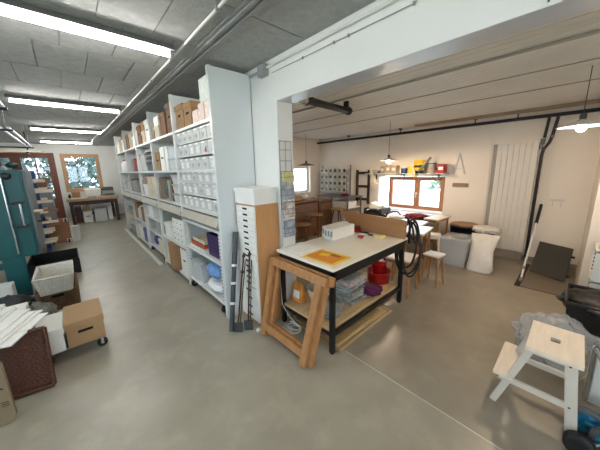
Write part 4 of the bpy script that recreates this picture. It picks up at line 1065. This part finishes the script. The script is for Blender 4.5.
tag(MB().hexa([(3.994,-.225,.86),(3.999,-.225,.86),(3.999,-.25,.92),(3.994,-.25,.92),(3.994,-.25,.92),(3.999,-.25,.92),(3.999,-.225,.98),(3.994,-.225,.98)]).bm and MB().prism([(0,0)]*0 or [(3.993,-.27),(3.999,-.27),(3.999,-.235),(3.993,-.235)],.86,.95).build('wall_stud',DARKW,None,origin=(3.996,-.25,.9)),'small dark stud on the white return wall at the right edge','stud')
# perforated shelving post beside the return wall
t = T('perforated_rack','white perforated steel rack standing at the right edge','rack',(3.7,-.55,0))
for x in (3.50,3.90):
    for y in (-.90,-.31):
        MB().box(x,x+.03,y,y+.12,0,.74,.002).build('upright',WHITE,t)
for y in (-.275,-.225):
    for x in (3.8985,):
        m = MB()
        for k in range(17): m.box(x,x+.002,y,y+.022,.05+.04*k,.07+.04*k)
        m.build('slot_holes',HOLE,t)
for z in (.45,.74): MB().box(3.5,3.93,-.9,-.19,z-.02,z,.003).build('shelf',WHITE,t)
tag(MB().box(3.55,3.88,-.8,-.22,.4505,.52,.004).build('red_case',RED,None,origin=(3.7,-.5,.45)),'red flat case on the white perforated rack','case')
tag(MB().lathe([(.05,0),(.06,.01),(.06,.09),(.03,.11)],(3.6,-.26,.7405),18).build('white_pot',WHITE,None,origin=(3.6,-.26,.7405)),'small white pot on top of the perforated rack','pot')

# clear storage box, sack, tub by the right wall
t = T('clear_storage_box','large clear plastic storage box on the floor by the window tables','storage box',(4.5,1.15,0))
m = MB(); m.tray(4.26,4.74,.98,1.36,.0,.40,.006,.025); m.build('box_body',BOXFILM,t)
MB().box(4.248,4.752,.968,1.372,.40,.42,.006).build('lid',BOXFILM,t); MB().lathe([(.10,.42),(.12,.42),(.12,.435),(.1,.435)],(4.5,1.12,0),20,sy=.8).build('lid_ring',GREYP,t)
m = MB()
for k in range(3): m.obox((4.38+.12*k,1.17,.10+.02*(k%2)),(.10,.26,.17),(0,.06*k,.05*k),.01)
m.build('contents',M('pale_stuff',(206,206,202),.7,var=.06),t)
t = T('woven_sack','white woven plastic sack slumped in front of the round tubs','sack',(4.45,.82,0))
m = MB(); g = bmesh.ops.create_grid(m.bm,x_segments=1,y_segments=1,size=.001); bmesh.ops.delete(m.bm,geom=g['verts'],context='VERTS')
rings = []
for i,(z,hw,hd,cx) in enumerate([(0,.15,.10,4.33),(.03,.165,.12,4.34),(.15,.15,.11,4.38),(.3,.14,.09,4.43),(.42,.155,.05,4.48),(.50,.17,.02,4.52),(.515,.165,.008,4.525)]):
    ring = []
    for k in range(20):
        a = 2*PI*k/20; n_ = noise.noise(Vector((math.cos(a)*1.3,math.sin(a)*1.3,z*5)))*.02
        sgn = lambda v: math.copysign(abs(v)**.6, v)
        ring.append(m.bm.verts.new((cx+(hd+n_)*sgn(math.sin(a)), .83+(hw+n_)*sgn(math.cos(a)), z+ (n_*.5 if z>.05 else 0))))
    rings.append(ring)
for A,Bq in zip(rings,rings[1:]):
    for k in range(20):
        f = m.bm.faces.new((A[k],A[(k+1)%20],Bq[(k+1)%20],Bq[k])); f.smooth = True
m.bm.faces.new(rings[0][::-1]); m.bm.faces.new(rings[-1])
m.build('sack_body',SACKW,t)
t = T('round_tub','dark round tub with wooden lid behind the white sack','tub',(5.1,1.26,0))
MB().lathe([(.17,0),(.195,.01),(.205,.48),(.215,.48),(.215,.5),(.2,.5)],(5.1,1.26,0),28).build('tub_body',M('dark_blue_tub',(38,42,54),.4),t); MB().lathe([(.205,.5),(.205,.52)],(5.1,1.26,0),28).build('lid',CARD,t)
t = T('round_tub','second dark tub with white bag on top, next to the grooved panel','tub',(4.95,.92,0))
MB().lathe([(.10,0),(.115,.01),(.125,.44),(.13,.46),(.12,.46)],(4.95,.92,0),24).build('tub_body',M('dark_blue_tub',(38,42,54)),t)
tag(MB().blob((4.92,.90,.50),(.15,.19,.07),.2,3,31,flat=.461).build('plastic_bag',SACKW,None,origin=(4.92,.90,.461)),'white bag lying on the second dark tub','bag')

# ================================================================== FOREGROUND RIGHT
t = T('step_stool','pale wooden two-step stool on the concrete floor in the foreground','step stool',(2.03,.0,0))
m = MB(); 
# top with a grip hole: four boards round the hole
tx0,tx1,ty0,ty1,tz = 1.85,2.22,-.145,.085,.50
hx0,hx1,hy0,hy1 = 2.015,2.065,-.05,-.008
for b_ in ((tx0,hx0,ty0,ty1),(hx1,tx1,ty0,ty1),(hx0,hx1,ty0,hy0),(hx0,hx1,hy1,ty1)): m.box(*b_,tz-.022,tz)
m.build('top_step',BIRCH,t)
m = MB(); m.box(hx0,hx1,hy0,hy1,tz-.024,tz-.0215); m.build('grip_hole',HOLE,t)
MB().box(1.86,2.26,.118,.215,.225,.247,.003).build('lower_step',BIRCH,t)
for x in (1.895,2.185):
    MB().bar((x,-.10,.478),(x,-.155,.012),.024,.05,(1,0,0),.003).build('leg',BIRCH_SHADED,t)
    MB().bar((x,.06,.478),(x,.20,.012),.024,.036,(1,0,0),.003).build('leg',BIRCH_SHADED,t)
    MB().bar((x+(.0 if x<2 else 0),.19,.207),(x,-.125,.207),.022,.035,(1,0,0),.003).build('side_rail',BIRCH_SHADED,t)
    MB().bar((x,.06,.462),(x,-.12,.462),.022,.03,(1,0,0),.003).build('top_rail',BIRCH_SHADED,t)
m = MB()
for (y,z) in ((-.10,.455),(-.125,.21),(.19,.21)): m.tube([(1.881,y,z),(1.884,y,z)],.006,8)
m.build('screw_heads',GREYDK,t)
# grey plastic bag behind it
tag(MB().blob((2.62,-.04,.19),(.28,.24,.18),.22,2.4,41,flat=.001,sub=5,crease=.07).build('plastic_bag',BAGFILM,None,origin=(2.62,-.04,0)),'grey translucent plastic bag slumped on the floor behind the step stool','bag')
t = T('black_tub','black plastic tub lined with a black bag at the right edge','tub',(3.19,-.35,0))
MB().tray(2.96,3.42,-.66,-.06,0,.40,.01,.03).build('tub_body',BLACKP,t); 
m = MB(); m.tube([(2.955,-.665,.40),(3.425,-.665,.40),(3.425,-.055,.40),(2.955,-.055,.40)],.013,8,closed=True); m.build('rim',M('grey_rim',(40,41,43),.3),t)
m = MB(); m.blob((3.19,-.36,.36),(.27,.34,.10),.2,3.4,44,crease=.1); m.build('bag_liner',M('black_bag_film',(12,12,13),.42,bump=.6,bscale=16),t)
# hand truck with blue wheels
t = T('hand_truck','folded hand truck with blue wheel hubs in the bottom right corner','hand truck',(2.05,-.33,0))
for (x,y) in ((2.0,-.208),(1.92,-.30)):
    w_ = MB().lathe([(.062,-.018),(.084,-.016),(.088,0),(.084,.016),(.062,.018),(.060,0),(.062,-.018)],(x,y,.088),28,'X',cap=False).build('wheel',M('grey_tyre',(74,82,86),.5),t)
    m = MB(); m.lathe([(.0,-.022),(.02,-.02),(.02,.02),(.0,.022)],(x,y,.088),16,'X'); m.lathe([(.01,-.008),(.064,-.012),(.064,.012),(.01,.008)],(x,y,.088),24,'X')
    for k in range(5):
        a = k*1.2566; m.bar((x,y+.015*math.cos(a),.088+.015*math.sin(a)),(x,y+.06*math.cos(a),.088+.06*math.sin(a)),.03,.03)
    m.build('hub',M('blue_plastic',(24,112,148),.35),w_)
MB().lathe([(.02,-.02),(.05,-.024),(.062,-.018),(.062,.018),(.05,.024),(.02,.02)],(1.83,-.182,.062),26,'X').build('rubber_wheel',RUBBER,t)
MB().tube([(1.83,-.182,.062),(1.92,-.30,.088)],.01,8).build('axle',STEEL,t)
MB().tube([(2.0,-.208,.088),(1.92,-.30,.088),(1.9,-.45,.088)],.01,8).build('axle',STEEL,t)
for y in (-.21,-.42): MB().tube([(2.31,y,.03),(2.315,y,.38),(2.30,y,.405),(2.26,y,.415),(1.95,y-.02,.465)],.014,10).build('handle_frame',CHROME,t)
MB().box(2.325,2.345,-.46,-.195,.0,.40,.004).build('back_plate',WHITE,t)
MB().box(1.99,2.33,-.40,-.34,.10,.125,.004).build('foot_plate',GREYP,t)

# ================================================================== LEFT SIDE OF THE AISLE
# dolly with two boxes
t = T('dolly','low grey dolly on black castors carrying two boxes','dolly',(-.15,2.88,0))
MB().box(-.37,.06,2.69,3.06,.0985,.112,.004).build('deck',GREYP,t)
for x in (-.33,.03):
    for y in (2.73,3.02): caster(t,x,y,0,.039)
carton(2.67,3.05,.1125,.335,M('carton_kraft',(170,136,98),.75,var=.06),'brown lidded carton with hand hole on the dolly',x0=-.19,x1=.06,hole='Y')
carton(2.67,3.0,.1125,.32,WBOX,'white lidded box beside the brown carton on the dolly',x0=-.36,x1=-.205,hole=None)
# wicker tray leaning
t = T('wicker_tray','dark brown wicker tray leaning on edge below the white sheets','tray',(-.45,2.5,0))
a = Vector((-.66,2.49,.005)); b = Vector((-.285,2.425,.005)); u = Vector((.0,.13,.40)); nn = (b-a).cross(u).normalized(); 
if nn.y > 0: nn = -nn
m = MB(); q = nn*-.02; m.hexa([a,b,b+q,a+q,a+u,b+u,b+u+q,a+u+q],.004); m.build('woven_panel',WICKDK,t)
m = MB()
for p_,q_ in ((a,b),(b,b+u),(a+u,b+u),(a,a+u)): m.tube([p_+nn*.012+Vector((0,0,.014)),q_+nn*.012+Vector((0,0,.014 if q_ is not b else .014))],.014,8)
m.build('rim',WICKDK,t)
t = T('kraft_sack','tan sack board with dark lettering leaning at the left edge','sack',(-.6,2.27,0))
a = Vector((-.80,2.30,.003)); b = Vector((-.452,2.235,.003)); u = Vector((-.015,.04,.46)); nn = (b-a).cross(u).normalized()*.022
if nn.y > 0: nn = -nn
pts = []
for (s,v) in ((0,0),(.86,0),(.95,.03),(1.0,.10),(1.0,.86),(.95,.95),(.86,1),(0,1)): pts.append(a+(b-a)*s+u*v)
m = MB(); n0 = len(pts); fr = [m.bm.verts.new(p_+nn) for p_ in pts]; bk = [m.bm.verts.new(p_) for p_ in pts]
m.bm.faces.new(fr); m.bm.faces.new(bk[::-1])
for k in range(n0): m.bm.faces.new((fr[k],bk[k],bk[(k+1)%n0],fr[(k+1)%n0]))
m.build('sack_body',SACK,t)
def text_part(body, size, origin, xdir, zdir, mat, parent, name='lettering', depth=.0006):
    cu = D.curves.new('txt','FONT'); cu.body = body; cu.size = size; cu.extrude = depth
    o = D.objects.new('txt',cu); COL.objects.link(o)
    bpy.context.view_layer.update()
    me = D.meshes.new_from_object(o.evaluated_get(bpy.context.evaluated_depsgraph_get()))
    D.objects.remove(o); D.curves.remove(cu)
    x = Vector(xdir).normalized(); z_ = Vector(zdir).normalized(); y_ = x.cross(z_)
    off = Vector(parent.get('_w',(0,0,0)))
    for v in me.vertices: v.co = Vector(origin)-off + x*v.co.x + z_*v.co.y - y_*v.co.z
    me.materials.clear(); me.materials.append(mat)
    p_ = D.objects.new(name,me); COL.objects.link(p_); p_.parent = parent
    return p_
xd = (b-a).normalized(); zd = u.normalized(); f0 = a+nn*1.04
text_part('K',.10,f0+xd*.272+zd*.235,xd,zd,INK,t)
for k in range(2): text_part('III',.05,f0+xd*(.262+.045*k)+zd*.155,-zd,xd,INK,t)

# white sheets fanned out on top of the wicker tray and a grey box
carton(2.66,3.25,0,.36,GREYDK,'dark grey box supporting the white foam sheets',x0=-.78,x1=-.40,lid=False,hole=None)
rs = random.Random(11)
for k in range(8):
    cx,cy = -.51-.022*k, 2.66+.03*k+rs.uniform(-.02,.02)
    zc = .43+.0125*k
    o = MB().obox((cx,cy,zc),((.34,.30,.30,.26,.17,.15,.14,.12)[k],(.42,.44,.38,.42,.40,.42,.38,.36)[k],.012),(0,0,-.42+rs.uniform(-.14,.14)),.001).build('foam_sheet',PAPER,None,origin=(cx,cy,zc-.006))
    tag(o,f'white foam sheet fanned out over the dark wicker tray, {("lowest","second from below","third from below","fourth from below","fourth from the top","third from the top","second from the top","topmost")[k]}','foam sheet','white foam sheets')
carton(2.70,3.2,.3605,.42,WBOX,'white flat box under the fanned foam sheets',x0=-.76,x1=-.42,lid=False,hole=None)
# mesh bag
tag(MB().blob((-.42,3.5,.13),(.14,.18,.14),.3,3,51,flat=.001,crease=.12).build('mesh_bag',M('grey_mesh',(128,128,120),.7,var=.5,scale=40,bump=.8,bscale=30),None,origin=(-.4,3.5,0)),'grey mesh bag slumped between the foam sheets and brown basket','bag')
# baskets
def basket(x0,x1,y0,y1,z0,z1,mat,label,taper,rimmat=None,cut=True,rz=0):
    t = T('basket',label,'basket',((x0+x1)/2,(y0+y1)/2,z0))
    MB().tray(x0,x1,y0,y1,z0,z1,.014,taper).build('woven_body',mat,t)
    m = MB(); m.tube([(x0,y0,z1),(x1,y0,z1),(x1,y1,z1),(x0,y1,z1)],.012,8,closed=True); m.build('rim',rimmat or mat,t)
    m = MB()
    for q in range(12):
        xx = x0+taper+(x1-x0-2*taper)*(q+.5)/12; yy = y0+taper+(y1-y0-2*taper)*(q+.5)/12; e = taper
        for (p_,t_) in (((xx,y0+e-.006,z0),((xx-(x0+x1)/2)*(1+.12*(taper>.02))+(x0+x1)/2,y0-.006,z1)),((x1-e+.006,yy,z0),(x1+.006,yy,z1))): m.tube([p_,t_],.006,5)
    nrow = int((z1-z0)/.018)
    for k in range(nrow):
        f = (k+.5)/nrow; e = taper*(1-f)-.003; z = z0+(z1-z0)*f
        m.tube([(x0+e,y0+e,z),(x1-e,y0+e,z),(x1-e,y1-e,z),(x0+e,y1-e,z)],.0065,5,closed=True)
    m.build('weave_rows',mat,t)
    if cut: MB().box((x0+x1)/2-.05,(x0+x1)/2+.05,y0-.012,y0-.004,z1-.07,z1-.04,.003).build('hand_hole',HOLE,t)
    return t
basket(-.44,-.09,3.84,4.38,.0,.235,WICKB,'brown wicker basket on the floor under the white basket',.008)
basket(-.42,-.10,3.70,4.26,.25,.445,WICKW,'white wicker basket sitting on the brown wicker basket',.035,cut=False)
t = T('black_box','black open box on the floor behind the white basket','box',(-.3,5.4,0)); MB().tray(-.62,-.03,5.15,5.9,0,.24,.012).build('box_body',BLACKP,t)
# teal machine
t = T('teal_machine','large teal enamelled machine cabinet with handle at the left edge','machine',(-.9,5.1,0))
MB().box(-1.6,-.40,4.6,5.5,.52,1.61,.02).build('cabinet_body',TEAL,t)
MB().box(-.405,-.375,4.66,5.45,.55,1.6,.006).build('side_plate',M('brushed_side',(112,120,122),.4,metal=.3,var=.1),t)
MB().box(-1.58,-.56,4.585,4.602,.56,1.57,.006).build('door',TEAL,t)
m = MB(); m.tube([(-.575,4.565,1.52),(-.575,4.565,.58)],.011,8); m.build('long_rod',CHROME,t)
hd = MB().tube([(-.465,4.53,1.20),(-.465,4.53,.93)],.013,10).build('handle',CHROME,t)
for z in (1.21,.92): MB().box(-.54,-.43,4.52,4.602,z-.015,z+.015,.005).build('handle_mount',BLACK,hd)
tag2 = MB().lathe([(.02,0),(.035,.008),(.045,.018),(.03,.026),(0,.03)],(-.53,4.57,1.54),20,'Y').build('dial',BLACK,t)
MB().tube([(-.39,4.72,1.08),(-.29,4.72,1.08)],.018,10).build('knob',CREAM,t)
m = MB(); m.tube([(-.39,4.9,.92),(-.31,4.9,.92)],.012,8); m.tube([(-.31,4.9,.92),(-.30,4.82,.99)],.016,8); m.build('lever',BLACK,t)
for x in (-.73,-1.55): MB().box(x,x+.19,4.60,4.66,0,.53,.006).build('leg',TEAL,t)
for x in (-1.1,-1.55): MB().box(x,x+.1,5.38,5.48,0,.53,.006).build('leg',TEAL,t)
MB().box(-1.40,-.72,4.61,4.65,.40,.48,.004).build('cross_rail',TEAL,t)
m = MB(); m.box(-.9,-.60,4.8,5.3,1.61,1.66,.006); m.build('top_plate',BLACK,t)
m = MB(); m.box(-.72,-.58,4.9,5.1,1.66,1.74,.006); m.lathe([(.03,0),(.06,.02),(.06,.05),(.03,.07)],(-.5,5.0,1.64),16); m.build('top_motor',M('dark_teal',(20,58,58),.4),t)
carton(4.3,4.5,0,.27,WBOX,'white box with dark hand hole under the teal machine',x0=-.86,x1=-.66,lid=False,hole='Y')
tag(MB().blob((-.68,4.0,.1),(.2,.24,.13),.3,3,61,flat=.001).build('plastic_bag',M('dark_bag',(52,54,56),.5,bump=.4),None,origin=(-.68,4.0,0)),'dark bag on the floor left of the brown basket','bag')

# blue cantilever rack with wood strips, ends towards the aisle
t = T('strip_rack','blue steel rack holding wooden strips beyond the teal machine','rack',(-.7,7.2,0))
for x in (-.50,-1.3):
    MB().box(x,x+.06,7.16,7.23,0,1.62,.003).build('upright',BLUE,t)
    MB().box(x,x+.06,6.75,7.6,0,.04,.003).build('foot',BLUE,t)
    for k in range(7): MB().box(x+.01,x+.05,6.85,7.55,.18+.2*k,.2+.2*k,.002).build('arm',STEEL,t)
rw = random.Random(9); STRIP = [BIRCH,PLY,M('pale_strip',(222,204,176),.6,var=.1),M('brown_strip',(146,104,70),.6,var=.2)]
names_h = ['lowest arm','second arm from the floor','third arm from the floor','fourth arm from the floor','fifth arm from the floor','sixth arm from the floor','top arm']
for k in range(7):
    for j in range(4):
        y = 6.93+.17*j+rw.uniform(-.03,.03); x1 = -.34+rw.uniform(-.06,.14); hh = rw.uniform(.03,.085)
        o = MB().box(-1.6,x1,y-.04,y+.04,.2005+.2*k,.2005+.2*k+hh,.002).build('wood_strip',STRIP[rw.randrange(4)],None,origin=((x1-1.6)/2,y,.2005+.2*k))
        tag(o,f'wooden strip on the {names_h[k]} of the blue rack, {("nearest the camera","second nearest","third nearest","farthest back")[j]}','wood strip','wooden strips on the blue rack')
# grey cabinet by the glazed door, with odds on top
t = T('grey_cabinet','grey metal cabinet standing before the glazed door','cabinet',(-.6,9.6,0))
MB().box(-1.2,-.34,9.3,9.9,.04,1.22,.006).build('body',STEEL,t); MB().box(-1.18,-.36,9.3,9.88,0,.04).build('plinth',GREYDK,t)
for k in range(2): d = MB().box(-1.19+.425*k,-.775+.425*k,9.285,9.301,.06,1.2,.003).build('door',M('grey_door',(120,122,122),.4),t); MB().box(-.80+.05*k,-.79+.05*k,9.275,9.286,.6,.75).build('handle',BLACK,d)
carton(9.4,9.7,1.2205,1.40,CARDDK,'small brown box on the grey cabinet by the glazed door',x0=-.62,x1=-.40,hole=None)
t = T('overhead_planks','pale planks lying across dark brackets high before the glazed door','planks',(-.8,8.4,2.02))
MB().box(-1.8,-.35,8.25,8.45,2.04,2.08,.003).build('plank',BIRCH,t); MB().box(-1.8,-.28,8.5,8.7,2.04,2.075,.003).build('plank',PLY,t)
for x in (-.55,-1.4):
    MB().tube([(x,8.47,2.03),(x,8.47,CEIL-.001)],.012,8).build('hanger',BLACK,t); MB().box(x-.02,x+.02,8.2,8.74,2.01,2.04,.003).build('bracket',BLACK,t)
# dolly board on edge with four castors
t = T('dolly_board','brown dolly board standing on edge, four white-black castors facing out','dolly',(-.27,7.72,0))
MB().hexa([(-.46,7.7,0),(-.10,7.7,0),(-.10,7.725,0),(-.46,7.725,0),(-.46,7.78,.56),(-.10,7.78,.56),(-.10,7.805,.56),(-.46,7.805,.56)],.004).build('deck',M('brown_ply',(146,98,62),.55,var=.12),t)
for x in (-.41,-.15):
    for z in (.05,.51):
        y = 7.7+.08*z/.56
        c = MB().lathe([(.02,-.015),(.042,-.013),(.042,.013),(.02,.015)],(x,y-.065,z),18,'X').build('castor',RUBBER,t)
        MB().box(x-.04,x+.04,y-.02,y+.002,z-.04,z+.04,.004).build('castor_plate',WHITE,c)
t = T('small_bin','small white bin on the floor beside the dolly board','bin',(.0,7.8,0)); MB().tray(-.07,.07,7.72,7.88,0,.33,.006,.02).build('bin_body',WHITE,t); MB().box(-.075,.075,7.715,7.885,.33,.35,.004).build('lid',WHITE,t)

# ================================================================== FAR DESK
t = T('work_desk','long wooden work desk under the window at the end of the aisle','desk',(.55,10.6,0))
MB().box(-.09,1.19,10.0,11.3,.72,.80,.004).build('tabletop',M('pale_bench_top',(170,142,112),.5,var=.12,scale=4,stretch=(1,6,6)),t)
MB().box(-.05,1.15,10.05,10.09,.60,.72,.003).build('apron',DARKW,t)
for x in (-.04,1.07):
    for y in (10.08,11.15): MB().box(x,x+.08,y,y+.08,0,.72,.004).build('leg',DARKW,t)
MB().box(.0,1.1,11.16,11.22,.15,.21).build('stretcher',DARKW,t)
carton(10.4,10.9,0,.36,WBOX,'white box with hand hole on the floor under the far desk',x0=.24,x1=.46,hole='Y')
carton(10.35,10.9,.0,.40,M('grey_white_card',(212,214,212),.6),'wide pale grey box on the floor under the far desk',x0=.52,x1=.84,hole=None)
carton(10.45,10.9,0,.45,WBOX,'narrow white box at the right leg under the far desk',x0=.88,x1=1.0,hole=None)
t = T('dark_cabinet','dark brown low cabinet under the left end of far desk','cabinet',(.1,10.7,0)); MB().box(.05,.22,10.4,10.95,.02,.5,.004).build('body',BROWNW,t); MB().box(.06,.21,10.39,10.401,.05,.48,.002).build('door',DARKW,t)
for k in range(3): tag(MB().box(.27+.06*k,.305+.06*k,10.5,10.85,.3605,.52+.02*k,.002).build('wood_block',PLY,None,origin=(.29+.06*k,10.65,.36)),f'upright wood block on the white box under far desk, {("left","middle","right")[k]} of three','wood block')
z = .8005
carton(10.6,10.85,z,z+.17,CARD,'brown cardboard box on the left of the far desk',x0=.06,x1=.26,hole=None)
t = T('ink_bottle','small dark bottle at the left end of the far desk','bottle',(.0,10.5,z)); MB().lathe([(.03,0),(.035,.01),(.035,.08),(.014,.11),(.014,.13)],(.0,10.5,z),14).build('bottle_body',BLACKP,t)
carton(10.7,11.2,z,z+.23,WBOX,'wide white box in the middle of the far desk',x0=.40,x1=.80,hole=None)
t = T('printer','grey and black printer at the right end of the far desk','printer',(1.0,10.8,z)); MB().box(.83,1.16,10.6,11.0,z,z+.16,.012).build('body',GREYP,t); MB().box(.84,1.15,10.62,10.98,z+.16,z+.27,.012).build('scanner_lid',GREYDK,t); MB().box(.88,1.11,10.55,10.61,z+.04,z+.06,.002).build('paper_tray',BLACKP,t)
tag(MB().box(.42,.62,10.15,10.4,z,z+.012,.002).build('notebook',GREYDK,None,origin=(.52,10.27,z)),'dark notebook lying on the front of the far desk','notebook')

# ================================================================== LIGHT, SKY, CAMERA
wd = D.worlds.new('overcast_sky'); SC.world = wd; wd.use_nodes = True
nt = wd.node_tree; bg = nt.nodes['Background']
tc = nt.nodes.new('ShaderNodeTexCoord'); sep = nt.nodes.new('ShaderNodeSeparateXYZ'); rp = nt.nodes.new('ShaderNodeValToRGB')
rp.color_ramp.elements[0].position = .45; rp.color_ramp.elements[0].color = (.72,.82,.92,1); rp.color_ramp.elements[1].position = .9; rp.color_ramp.elements[1].color = (.86,.94,1,1)
nt.links.new(tc.outputs['Generated'],sep.inputs[0]); nt.links.new(sep.outputs['Z'],rp.inputs['Fac']); nt.links.new(rp.outputs['Color'],bg.inputs['Color'])
bg.inputs['Strength'].default_value = 3.2

f, yaw, pitch, roll, dx, dy = 252.365284, .7292954, .1949739, -.0239108, -3.87859, -6.98445
F = Vector((math.sin(yaw)*math.cos(pitch), math.cos(yaw)*math.cos(pitch), -math.sin(pitch)))
r0 = Vector((math.cos(yaw), -math.sin(yaw), 0)); u0 = r0.cross(F)
rt = r0*math.cos(roll) + u0*math.sin(roll); up = -r0*math.sin(roll) + u0*math.cos(roll)
cd = D.cameras.new('camera'); cam = D.objects.new('camera', cd); COL.objects.link(cam)
cam.matrix_world = Matrix(((rt.x,up.x,-F.x,0),(rt.y,up.y,-F.y,0),(rt.z,up.z,-F.z,1.55),(0,0,0,1)))
cd.sensor_width = 36; cd.lens = f/600*36; cd.shift_x = -dx/600; cd.shift_y = dy/600; cd.clip_start = .02
SC.camera = cam
vs = SC.view_settings; SC.display_settings.display_device = 'sRGB'
vs.view_transform = 'Standard'; vs.look = 'None'; vs.gamma = 1; vs.use_curve_mapping = False; vs.exposure = 1.25
for o in D.objects:
    if '_w' in o: del o['_w']
